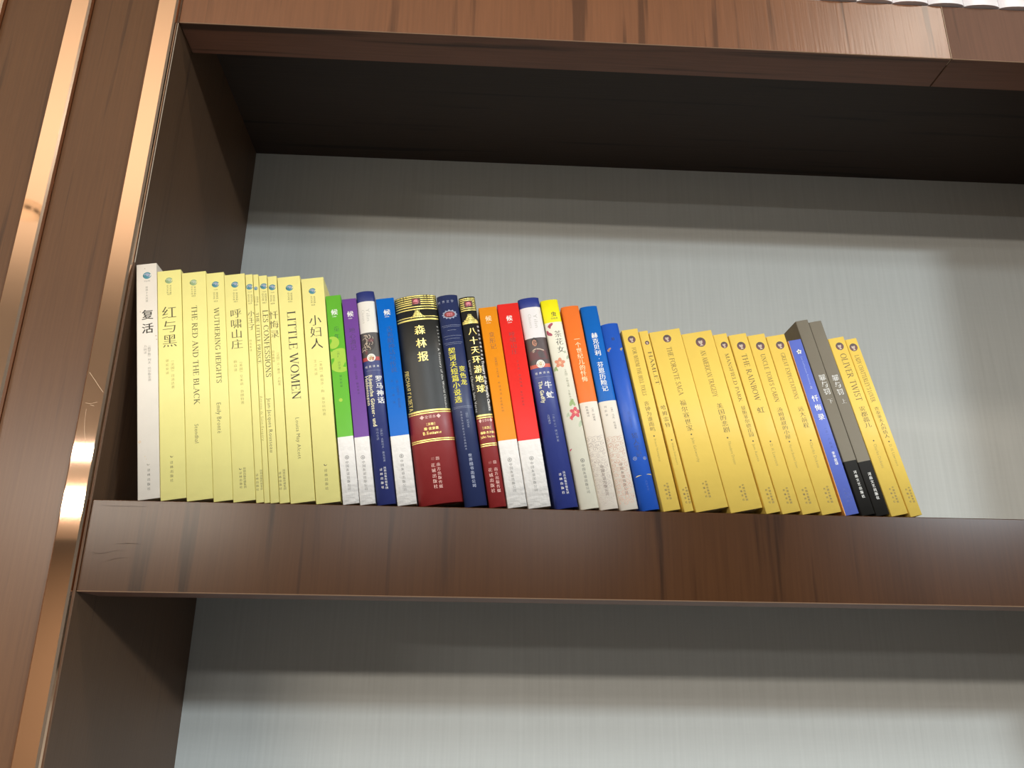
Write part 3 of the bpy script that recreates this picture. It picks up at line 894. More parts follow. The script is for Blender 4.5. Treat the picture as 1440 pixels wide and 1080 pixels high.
  ('C', 'rule', 8.65, 76.4, 76.4, 12.52, 'greyl', ''),
  ('V', '罗马神话', 12.27, 81.1, 107.5, 5.68, 'w', 'bold'),
  ('R', 'Römische Götter- und', 5.36, 80.2, 127.2, 3.36, 'cream', 'latb'),
  ('R', 'Heldensagen', 1.97, 80.4, 107.6, 2.9, 'cream', 'latb'),
  ('V', '〔德国〕古斯塔夫·施瓦布著', 9.85, 128.3, 159.1, 2.02, 'greyl', 'song'),
  ('V', '司马仝译', 6.35, 128.9, 139.8, 2.22, 'greyl', 'song'),
  ('V', '译林出版社', 6.28, 163.4, 182.2, 2.34, 'w', 'song'),
  ('V', '凤凰出版传媒集团', 9.55, 162.9, 182.4, 1.98, 'w', 'song'),
 ],
 15: [
  ('H', '候', 8.66, 14.0, 14.0, 5.73, 'w', 'bold'),
  ('H', '·阅经典·', 8.26, 18.1, 18.1, 1.18, 'w', 'sans'),
  ('V', '古希腊神话与传说', 9.25, 26.9, 71.7, 5.65, 'dblue', 'song'),
  ('V', '〔德〕古斯塔夫·施瓦布著', 10.76, 76.8, 104.2, 2.13, 'dblue', 'song'),
  ('V', '高中甫译', 6.46, 75.8, 101.9, 2.13, 'dblue', 'song'),
  ('C', 'ring', 7.68, 146.6, 146.6, 3.36, 'pubink', ''),
  ('V', '中国友谊出版公司', 7.5, 149.3, 177.2, 2.6, 'pubink', 'song'),
 ],
 16: [
  ('V', '森林报', 19.11, 27.6, 65.7, 8.95, 'gold', 'bold'),
  ('R', 'ЛЕСНАЯ ГАЗЕТА', 3.13, 70.0, 108.0, 3.19, 'gold', 'latb'),
  ('H', '◆全译本◆', 18.65, 115.4, 115.4, 2.88, 'pinkw', 'sans'),
  ('H', '［苏联］', 18.34, 121.9, 121.9, 2.4, 'gold', 'sans'),
  ('H', '维·比安基', 18.45, 125.8, 125.8, 2.59, 'gold', 'bold'),
  ('H', 'В.Бианки', 18.53, 129.8, 129.8, 2.39, 'gold', 'bold'),
  ('H', '回', 20.28, 152.6, 152.6, 2.86, 'pinkw', 'sans'),
  ('H', '印', 16.33, 152.5, 152.5, 2.67, 'pinkd', 'sans'),
  ('V', '花城出版社', 15.94, 155.7, 178.4, 3.42, 'pinkw', 'song'),
  ('V', '南方出版传媒', 20.34, 155.9, 178.5, 3.04, 'pinkw', 'song'),
  ('C', 'emblem', 19.18, 6.1, 6.1, 7.85, 'w', ''),
  ('C', 'pyramid', 18.94, 18.6, 18.6, 13.21, 'w', ''),
  ('R', 'A Treasury of the World Classics', 33.66, 52.3, 108.3, 1.84, 'w', 'lat'),
  ('V', '世界文学名著', 34.99, 30.0, 50.0, 1.49, 'w', 'song'),
 ],
 17: [
  ('H', '世界文学', 8.04, 6.5, 6.5, 2.62, 'greyl', 'wide'),
  ('C', 'seal', 9.45, 19.2, 19.2, 12.03, 'w', ''),
  ('V', '契诃夫短篇小说选', 6.79, 50.9, 102.9, 5.96, 'yel', 'bold'),
  ('V', '变色龙', 13.72, 68.7, 87.4, 5.27, 'yel', 'bold'),
  ('V', '〔俄国〕契诃夫著', 12.22, 110.8, 126.0, 2.11, 'greyl', 'song'),
  ('V', '朱逸森等译世界文学名著典藏本', 7.56, 110.2, 145.6, 1.81, 'greyl', 'song'),
  ('V', '世界图书出版公司', 10.12, 148.4, 178.4, 3.0, 'greyl', 'bold'),
  ('C', 'rule', 9.52, 29.6, 29.6, 16.96, 'greyl', ''),
  ('C', 'rule', 9.5, 31.0, 31.0, 14.96, 'greyl', ''),
  ('C', 'rule', 9.44, 34.5, 34.5, 7.96, 'greyl', ''),
  ('C', 'rule', 9.34, 39.9, 39.9, 15.89, 'greyl', ''),
  ('C', 'rule', 9.29, 42.6, 42.6, 12.89, 'greyl', ''),
  ('C', 'rule', 9.22, 46.4, 46.4, 16.34, 'greyl', ''),
  ('C', 'rule', 9.2, 47.9, 47.9, 13.85, 'greyl', ''),
  ('C', 'rule', 9.66, 106.4, 106.4, 15.9, 'greyl', ''),
  ('C', 'rule', 9.69, 107.6, 107.6, 15.89, 'greyl', ''),
 ],
 18: [
  ('V', '八十天环游地球', 7.73, 29.2, 93.0, 7.08, 'gold', 'bold'),
  ('V', '世界文学名著宝库', 13.28, 27.9, 58.8, 1.88, 'w', 'bold'),
  ('R', "A Treasury of the World's Classics", 12.88, 59.4, 109.1, 2.23, 'w', 'latb'),
  ('R', 'Literary Classics, Jules Verne', 1.34, 60.5, 109.5, 2.1, 'w', 'lat'),
  ('H', '◆全译本◆', 7.58, 117.6, 117.6, 2.69, 'pinkw', 'sans'),
  ('H', '［法国］', 7.58, 124.2, 124.2, 2.3, 'gold', 'sans'),
  ('H', '儒勒·凡尔纳', 7.55, 128.4, 128.4, 2.2, 'gold', 'bold'),
  ('H', 'Jules Verne', 7.4, 132.1, 132.1, 2.29, 'gold', 'bold'),
  ('H', '回', 9.99, 155.0, 155.0, 2.65, 'pinkw', 'sans'),
  ('H', '印', 5.96, 155.1, 155.1, 2.46, 'pinkd', 'sans'),
  ('V', '花城出版社', 5.19, 159.0, 181.1, 3.39, 'pinkw', 'song'),
  ('V', '南方出版传媒', 9.99, 159.2, 181.4, 3.01, 'pinkw', 'song'),
  ('C', 'emblem', 7.77, 7.1, 7.1, 7.43, 'w', ''),
  ('C', 'pyramid', 7.41, 20.8, 20.8, 12.48, 'w', ''),
 ],
 19: [
  ('H', '候', 7.46, 11.2, 11.2, 5.37, 'palew', 'bold'),
  ('H', '·阅经典·', 7.1, 15.3, 15.3, 1.09, 'palew', 'sans'),
  ('V', '变形记', 8.22, 23.9, 41.0, 5.34, 'dbrown', 'song'),
  ('V', '〔奥地利〕卡夫卡著', 8.5, 46.9, 67.8, 2.16, 'dbrown', 'song'),
  ('V', '叶廷芳译', 8.57, 70.9, 84.4, 2.14, 'dbrown', 'song'),
  ('V', '读经典系列', 7.88, 85.5, 99.9, 1.94, 'dbrown', 'song'),
  ('C', 'ring', 7.46, 142.1, 142.1, 3.43, 'pubink', ''),
  ('V', '中国友谊出版公司', 7.75, 144.6, 170.4, 2.66, 'pubink', 'song'),
 ],
 20: [
  ('H', '候', 9.12, 14.6, 14.6, 5.42, 'w', 'bold'),
  ('H', '·阅经典·', 8.95, 18.6, 18.6, 1.1, 'w', 'sans'),
  ('V', '呼啸山庄', 9.29, 27.2, 49.4, 5.38, 'dred', 'song'),
  ('V', '艾米莉·勃朗特著', 10.43, 54.6, 80.9, 2.17, 'dred', 'song'),
  ('V', '张玲张扬译', 9.6, 83.4, 97.8, 2.12, 'dred', 'song'),
  ('C', 'ring', 9.22, 144.6, 144.6, 3.48, 'pubink', ''),
  ('V', '中国友谊出版公司', 8.84, 147.3, 173.8, 2.69, 'pubink', 'song'),
 ],
 21: [
  ('R', 'Yilin', 12.55, 16.3, 30.2, 3.47, 'grey2', 'lat'),
  ('R', 'Classics', 7.51, 15.9, 29.7, 2.65, 'grey2', 'lat'),
  ('C', 'portrait21', 9.33, 51.7, 51.7, 20.07, 'w', ''),
  ('C', 'ribbon', 8.77, 66.4, 66.4, 17.91, 'oranger', ''),
  ('C', 'medal', 9.59, 64.6, 64.6, 7.57, 'w', ''),
  ('H', '经典译林', 10.09, 73.2, 73.2, 2.18, 'w', 'wide'),
  ('C', 'rule', 9.94, 76.9, 76.9, 14.83, 'greyl', ''),
  ('V', '牛虻', 12.73, 79.9, 98.5, 6.48, 'w', 'bold'),
  ('R', 'The Gadfly', 6.22, 80.6, 100.9, 3.36, 'cream', 'latb'),
  ('V', '〔爱尔兰〕伏尼契著', 12.13, 110.4, 137.1, 2.12, 'greyl', 'song'),
  ('V', '古绪满译', 7.85, 111.5, 120.4, 2.13, 'greyl', 'song'),
  ('V', '译林出版社', 8.57, 163.2, 182.6, 2.43, 'w', 'song'),
  ('V', '凤凰出版传媒集团', 12.1, 162.6, 182.5, 2.06, 'w', 'song'),
 ],
 22: [
  ('H', '虫', 9.56, 14.5, 14.5, 4.59, 'ink1', 'bold'),
  ('H', '悦经典', 9.52, 18.6, 18.6, 1.99, 'dolive', 'sans'),
  ('V', '茶花女', 9.88, 30.3, 52.6, 6.54, 'ink1', 'song'),
  ('V', '〔法国〕小仲马著', 10.03, 66.8, 84.7, 2.16, 'dolive', 'song'),
  ('V', '王振孙译', 9.67, 87.3, 97.7, 1.95, 'dolive', 'song'),
  ('C', 'petal', 4.58, 24.8, 24.8, 5.97, 'rose', ''),
  ('C', 'petal2', 2.08, 32.9, 32.9, 6.55, 'rose', ''),
  ('C', 'flower', 6.67, 61.5, 61.5, 9.36, 'peach', ''),
  ('C', 'leafs', 1.69, 66.6, 66.6, 4.92, 'leaf', ''),
  ('C', 'leafs', 14.65, 56.7, 56.7, 4.93, 'leaf2', ''),
  ('C', 'leafs', 12.87, 51.6, 51.6, 2.96, 'leaf2', ''),
  ('C', 'leafs', 9.88, 99.2, 99.2, 7.32, 'leaf', ''),
  ('C', 'flower', 11.59, 108.4, 108.4, 9.73, 'rosered', ''),
  ('C', 'petal', 8.13, 112.0, 112.0, 5.83, 'rosered', ''),
  ('C', 'leafs', 14.34, 118.8, 118.8, 7.28, 'leaf2', ''),
  ('C', 'leafs', 4.56, 109.9, 109.9, 4.38, 'leaf2', ''),
  ('C', 'petal', 1.45, 140.7, 140.7, 2.31, 'rose', ''),
  ('C', 'ring', 9.42, 151.5, 151.5, 3.46, 'pubink', ''),
  ('V', '中国友谊出版公司', 9.1, 154.3, 180.4, 2.68, 'pubink', 'song'),
 ],
 23: [
  ('V', '一个世纪儿的忏悔', 8.48, 30.0, 73.6, 4.92, 'palew', 'bold'),
  ('V', '陈筱卿译', 5.43, 95.5, 105.8, 2.18, 'dbrown2', 'song'),
  ('V', '〔法〕缪塞著', 10.1, 96.6, 109.9, 2.18, 'dbrown2', 'song'),
  ('V', '中国友谊出版公司', 8.49, 149.0, 175.9, 3.01, 'dbrown2', 'bold'),
  ('C', 'curls', 6.55, 155.1, 155.1, 16.01, 'curlg', ''),
 ],
 24: [
  ('V', '赫克贝利·芬恩历险记', 7.64, 26.1, 82.3, 5.37, 'w', 'bold'),
  ('V', '刘辰译', 4.51, 94.4, 105.5, 2.13, 'dbrown2', 'song'),
  ('V', '〔美〕马克·吐温著', 9.88, 96.0, 117.2, 2.12, 'dbrown2', 'song'),
  ('V', '中国友谊出版公司', 8.1, 146.9, 174.9, 2.81, 'dbrown2', 'bold'),
  ('C', 'curls', 6.66, 155.1, 155.1, 15.03, 'curlr', ''),
 ],
 25: [
  ('H', '囍', 7.81, 15.3, 15.3, 2.75, 'dnavy', 'bold'),
  ('C', 'petal', 2.51, 24.4, 24.4, 4.19, 'orng', ''),
  ('C', 'petal', 13.65, 25.2, 25.2, 3.56, 'gold2', ''),
  ('V', '猎人笔记', 7.98, 103.3, 125.6, 5.28, 'dnavy', 'song'),
  ('V', '〔俄〕屠格涅夫著', 7.21, 82.5, 98.8, 2.13, 'dnavy2', 'song'),
  ('V', '人民文学', 9.36, 145.5, 155.2, 1.99, 'dnavy2', 'song'),
  ('C', 'wing', 3.83, 141.4, 141.4, 6.4, 'gold2', ''),
  ('C', 'wingr', 13.37, 141.2, 141.2, 6.41, 'gold2', ''),
  ('C', 'ring', 3.98, 126.0, 126.0, 3.16, 'greyl', ''),
  ('C', 'ring', 12.48, 126.8, 126.8, 2.79, 'greyl', ''),
 ],
 26: [
  ('C', 'portrait', 7.38, 9.7, 9.7, 7.0, 'w', ''),
  ('R', 'FOR WHOM THE BELL TOLLS', 7.43, 17.6, 63.5, 3.65, 'ink2', 'serif'),
  ('V', '丧钟为谁而鸣', 7.22, 68.5, 96.7, 4.57, 'ink3', 'song'),
  ('C', 'dot', 7.09, 100.6, 100.6, 1.38, 'ink3', ''),
  ('R', 'Ernest Hemingway', 7.31, 103.1, 123.4, 1.96, 'ink2f', 'lat'),
  ('V', '央编译社', 6.18, 142.7, 157.2, 1.83, 'ink2', 'bold'),
  ('V', '中国出版集团', 8.64, 141.9, 157.0, 1.83, 'ink2', 'bold'),
 ],
 27: [
  ('C', 'portrait', 4.91, 11.6, 11.6, 3.89, 'w', ''),
  ('R', 'HAMLET', 5.11, 20.1, 52.3, 3.26, 'ink2', 'serif'),
  ('V', '哈姆雷特', 4.57, 70.5, 92.0, 4.22, 'ink3', 'song'),
  ('C', 'dot', 4.66, 103.0, 103.0, 1.4, 'ink3', ''),
  ('R', 'William Shakespeare', 4.61, 105.5, 125.2, 1.79, 'ink2f', 'lat'),
  ('V', '央编译社', 3.73, 145.3, 159.6, 1.87, 'ink2', 'bold'),
  ('V', '中国出版集团', 6.49, 144.6, 159.5, 1.87, 'ink2', 'bold'),
 ],
 28: [
  ('C', 'portrait', 14.87, 8.1, 8.1, 7.41, 'w', ''),
  ('R', 'THE FORSYTE SAGA', 14.19, 16.3, 62.4, 4.55, 'ink2', 'serif'),
  ('V', '福尔赛世家', 13.57, 66.5, 95.8, 5.42, 'ink3', 'song'),
  ('C', 'dot', 13.54, 98.6, 98.6, 1.39, 'ink3', ''),
  ('R', 'John Galsworthy', 13.8, 101.7, 123.7, 2.55, 'ink2f', 'lat'),
  ('V', '央编译社', 12.2, 140.6, 155.2, 1.82, 'ink2', 'bold'),
  ('V', '中国出版集团', 15.08, 139.9, 155.2, 1.82, 'ink2', 'bold'),
 ],
 29: [
  ('C', 'portrait', 15.48, 10.0, 10.0, 9.1, 'w', ''),
  ('R', 'AN AMERICAN TRAGEDY', 14.99, 18.0, 62.7, 4.56, 'ink2', 'serif'),
  ('V', '美国的悲剧', 16.29, 68.5, 96.0, 5.45, 'ink3', 'song'),
  ('C', 'dot', 15.15, 100.5, 100.5, 1.4, 'ink3', ''),
  ('R', 'Theodore Dreiser', 15.62, 103.6, 124.9, 2.57, 'ink2f', 'lat'),
  ('V', '央编译社', 13.86, 142.4, 157.1, 1.83, 'ink2', 'bold'),
  ('V', '中国出版集团', 16.76, 141.8, 157.0, 1.83, 'ink2', 'bold'),
 ],
 30: [
  ('C', 'portrait', 7.55, 10.9, 10.9, 6.33, 'w', ''),
  ('R', 'MANSFIELD PARK', 7.23, 19.2, 65.5, 3.32, 'ink2', 'serif'),
  ('V', '曼斯菲尔德庄园', 7.54, 69.2, 98.1, 4.24, 'ink3', 'song'),
  ('C', 'dot', 7.31, 101.9, 101.9, 1.4, 'ink3', ''),
  ('R', 'Jane Austen', 7.09, 104.4, 120.2, 2.39, 'ink2f', 'lat'),
  ('V', '央编译社', 5.82, 143.6, 157.8, 1.85, 'ink2', 'bold'),
  ('V', '中国出版集团', 8.73, 143.0, 157.7, 1.85, 'ink2', 'bold'),
 ],
 31: [
  ('C', 'portrait', 8.78, 11.5, 11.5, 7.88, 'w', ''),
  ('R', 'THE RAINBOW', 8.77, 19.5, 64.3, 4.9, 'ink2', 'serif'),
  ('V', '虹', 8.76, 69.8, 76.1, 6.64, 'ink3', 'song'),
  ('C', 'dot', 8.68, 102.0, 102.0, 1.42, 'ink3', ''),
  ('R', 'D. H. Lawrence', 8.69, 104.2, 124.1, 2.8, 'ink2f', 'lat'),
  ('V', '央编译社', 7.44, 143.5, 158.0, 1.84, 'ink2', 'bold'),
  ('V', '中国出版集团', 10.36, 142.9, 157.9, 1.85, 'ink2', 'bold'),
 ],
 32: [
  ('C', 'portrait', 8.9, 11.3, 11.3, 7.93, 'w', ''),
  ('R', "UNCLE TOM'S CABIN", 8.54, 19.1, 65.3, 4.21, 'ink2', 'serif'),
  ('V', '汤姆叔叔的小屋', 8.31, 70.2, 99.5, 4.94, 'ink3', 'song'),
  ('C', 'dot', 8.17, 101.8, 101.8, 1.42, 'ink3', ''),
  ('R', 'Harriet Beecher Stowe', 8.08, 104.4, 125.8, 2.41, 'ink2f', 'lat'),
  ('V', '央编译社', 6.52, 143.1, 157.8, 1.87, 'ink2', 'bold'),
  ('V', '中国出版集团', 9.46, 142.5, 157.7, 1.87, 'ink2', 'bold'),
 ],
 33: [
  ('C', 'portrait', 10.35, 10.0, 10.0, 7.65, 'w', ''),
  ('R', 'GREAT EXPECTATIONS', 10.17, 17.5, 62.1, 3.84, 'ink2', 'serif'),
  ('V', '远大前程', 10.72, 68.6, 89.1, 5.12, 'ink3', 'song'),
  ('C', 'dot', 10.54, 100.4, 100.4, 1.42, 'ink3', ''),
  ('R', 'Charles Dickens', 10.17, 102.0, 125.1, 2.81, 'ink2f', 'lat'),
  ('V', '央编译社', 8.95, 141.7, 156.6, 1.85, 'ink2', 'bold'),
  ('V', '中国出版集团', 11.91, 141.0, 156.6, 1.85, 'ink2', 'bold'),
 ],
 34: [
  ('C', 'flowerlogo', 6.48, 11.7, 11.7, 4.83, 'w', ''),
  ('R', 'Les Confessions Rousseau', 7.15, 16.4, 43.5, 1.79, 'lightblue', 'lat'),
  ('V', '上', 6.79, 44.6, 47.6, 2.95, 'w', 'song'),
  ('V', '忏悔录', 7.02, 52.4, 78.4, 5.71, 'w', 'bold'),
  ('V', '〔法〕卢梭著', 7.37, 82.5, 103.8, 2.47, 'navyf', 'song'),
  ('V', '李平沤译', 6.98, 106.0, 118.4, 2.81, 'w', 'bold'),
  ('V', '出版集团', 5.96, 138.1, 151.7, 2.01, 'navyf', 'song'),
  ('V', '商务印书', 8.87, 138.1, 151.8, 2.01, 'navyf', 'song'),
 ],
 35: [
  ('V', '罪与罚', 6.73, 53.3, 73.2, 5.93, 'silv', 'bold'),
  ('V', '下', 6.83, 76.2, 81.9, 4.66, 'silv', 'song'),
  ('V', '河南文艺出版社', 6.71, 142.8, 167.7, 2.69, 'silv', 'bold'),
 ],
 36: [
  ('V', '罪与罚', 6.46, 52.4, 72.6, 5.81, 'silv', 'bold'),
  ('V', '上', 6.5, 75.3, 81.0, 4.63, 'silv', 'song'),
  ('V', '河南文艺出版社', 6.52, 143.5, 168.0, 2.84, 'silv', 'bold'),
 ],
 37: [
  ('C', 'portrait', 8.45, 8.6, 8.6, 7.44, 'w', ''),
  ('R', 'OLIVER TWIST', 8.64, 15.9, 62.0, 5.72, 'ink2', 'serif'),
  ('V', '雾都孤儿', 8.26, 66.7, 86.9, 5.88, 'ink3', 'song'),
  ('C', 'dot', 8.13, 98.9, 98.9, 1.33, 'ink3', ''),
  ('R', 'Charles Dickens', 8.04, 101.8, 123.7, 2.79, 'ink2f', 'lat'),
  ('V', '央编译社', 6.96, 140.6, 155.2, 1.69, 'ink2', 'bold'),
  ('V', '中国出版集团', 9.93, 140.1, 155.3, 1.69, 'ink2', 'bold'),
 ],
 38: [
  ('C', 'portrait', 5.14, 8.3, 8.3, 7.5, 'w', ''),
  ('R', "LADY CHATTERLEY'S LOVER", 5.12, 16.1, 61.5, 4.06, 'ink2', 'serif'),
  ('V', '查泰莱夫人的情人', 5.41, 66.0, 95.3, 4.29, 'ink3', 'song'),
  ('C', 'dot', 5.53, 98.6, 98.6, 1.35, 'ink3', ''),
  ('R', 'D. H. Lawrence', 5.65, 101.1, 120.9, 2.66, 'ink2f', 'lat'),
  ('V', '央编译社', 4.83, 140.2, 154.2, 1.75, 'ink2', 'bold'),
  ('V', '中国出版集团', 7.81, 139.7, 154.2, 1.75, 'ink2', 'bold'),
 ],
}


PAPER = mat('page_edges', '#e2d6b8', 0.8, noise=0.05, nscale=500)
Y1C, Y2C = '#f6eb96', '#eecc62'
CR = '#ebe6e0'
BOOKS = {  # kind, depth mm, bulge mm, colours of the bands top-down
    1: ('soft', 150, 0, ['#ede3d4']),
    12: ('soft', 130, 0, ['#68b838', CR]), 13: ('soft', 130, 0, ['#744898', CR]),
    14: ('hard', 130, 2.8, ['#2c3674', '#e6dfd2', '#4a4440', '#2d3570']), 15: ('soft', 130, 0, ['#0668c6', CR]),
    16: ('hard', 135, 5.6, ['#232321', '#232321', '#8a2626']), 17: ('hard', 135, 3.4, ['#27325c']), 18: ('hard', 135, 2.2, ['#232321', '#8a2626']),
    19: ('soft', 130, 0.3, ['#ea901c', CR]), 20: ('soft', 130, 0.6, ['#e8302a', CR]),
    21: ('hard', 130, 3.0, ['#2c3a86', '#e6dfdc', '#50403e', '#2e3a82']), 22: ('hard', 130, 1.8, ['#f2e71e', '#ede7d2']),
    23: ('hard', 130, 1.8, ['#f37a33', '#ebe0d0']), 24: ('hard', 130, 1.8, ['#1566bb', '#ebe0d0']), 25: ('hard', 115, 2.8, ['#2259c0']),
    34: ('soft', 110, 0, ['#6576cc']), 35: ('hard', 125, 0.4, ['#7d7668', '#211f1c']), 36: ('hard', 125, 0.4, ['#80796b', '#211f1c']),
}
for n in range(2, 12): BOOKS[n] = ('soft', 148, 0, [Y1C])
for n in list(range(26, 34)) + [37, 38]: BOOKS[n] = ('soft', 120, 0.25, [Y2C])
LABELS = {
    1: 'cream-white scuffed paperback at the left end of the row, tallest of the paperbacks',
    2: 'pale yellow paperback with three large dark characters, right beside the white book',
    3: 'pale yellow paperback with a long thin line of capitals and a faint emblem',
    4: 'slimmer pale yellow paperback with narrow roman capitals, fourth from the left end',
    5: 'pale yellow paperback with four large characters, left of the very thin yellow books',
    6: 'thin pale yellow paperback with three characters, leftmost of the four thin ones',
    7: 'thinnest pale yellow paperback, with tiny roman capitals running down its spine',
    8: 'thin pale yellow paperback with roman capitals running down, third of the four thin ones',
    9: 'thin pale yellow paperback with three large characters, rightmost of the four thin ones',
    10: 'thick pale yellow paperback with the boldest and largest dark roman capitals',
    11: 'pale yellow paperback with three large characters, touching the green book',
    12: 'bright green paperback with lime spots and a white foot',
    13: 'purple paperback with a white foot',
    14: 'navy hardcover with a white band and dark picture, between purple and blue paperbacks',
    15: 'bright blue paperback with a white foot, left of the wide black and maroon book',
    16: 'widest black and maroon hardcover with gold bands and a red emblem',
    17: 'navy blue round-spined hardcover with yellow characters and a red seal',
    18: 'narrower black and maroon hardcover with gold bands, left of the amber book',
    19: 'amber orange paperback with a white foot, left of the red book',
    20: 'red paperback with a white foot',
    21: 'navy hardcover with a white band and a portrait, right of the red book',
    22: 'cream book with a yellow top and printed red and peach flowers',
    23: 'reddish orange book with pale characters and a cream scroll-patterned foot',
    24: 'blue book with white characters and a cream scroll-patterned foot',
    25: 'short plain royal blue book with dark characters and small gold ornaments near its foot',
    26: 'golden yellow paperback right beside the royal blue book, leftmost of the golden ones',
    27: 'thinnest golden yellow paperback, with a tiny round portrait and spaced capitals',
    28: 'left one of the two widest golden yellow paperbacks, near the royal blue book',
    29: 'right one of the two widest golden yellow paperbacks, with the largest round portrait',
    30: 'narrow golden yellow paperback with small capitals, just right of the two widest golden books',
    31: 'golden yellow paperback with only one large character under its capitals',
    32: 'golden yellow paperback with seven dark characters, second left of the periwinkle book',
    33: 'golden yellow paperback with slanting narrow capitals, touching the periwinkle book on its left',
    34: 'periwinkle blue paperback with white characters and an orange left edge',
    35: 'tall grey hardcover with a black foot, left one of the matching pair',
    36: 'tall grey hardcover with a black foot, right one of the matching pair',
    37: 'golden yellow paperback with large well-spaced capitals, right of the grey pair',
    38: 'golden yellow paperback at the right end of the row, its right cover exposed',
}
GROUPS = {}
for n in range(2, 12): GROUPS[n] = 'pale yellow paperbacks at the left of the row'
for n in (12, 13, 15, 19, 20): GROUPS[n] = 'coloured paperbacks with a white foot'
for n in list(range(26, 34)) + [37, 38]: GROUPS[n] = 'golden yellow paperbacks with round portraits'
for n in (14, 21): GROUPS[n] = 'navy hardcovers with a white band and a picture'
for n in (16, 18): GROUPS[n] = 'black and maroon hardcovers with gold bands'
for n in (23, 24): GROUPS[n] = 'books with a scroll-patterned foot'
for n in (35, 36): GROUPS[n] = 'tall grey hardcovers with black feet'


def spine_profile(w, b, hard):
    """points (x, y) of the spine from its left to its right edge; y = 0 is the front-most line"""
    if not hard:
        r = 0.5 + b
        r = min(r, w * 0.3)
        L = [(r - r * math.cos(a), r - r * math.sin(a)) for a in [i * math.pi / 8 for i in range(5)]]
        return L + [(w - x, y) for x, y in L[::-1]]
    n = 14
    P = []
    for i in range(n + 1):
        s = -1 + 2 * i / n
        P.append((w * (s + 1) / 2, b * (0.75 * s * s + 0.25 * s ** 6)))
    return P


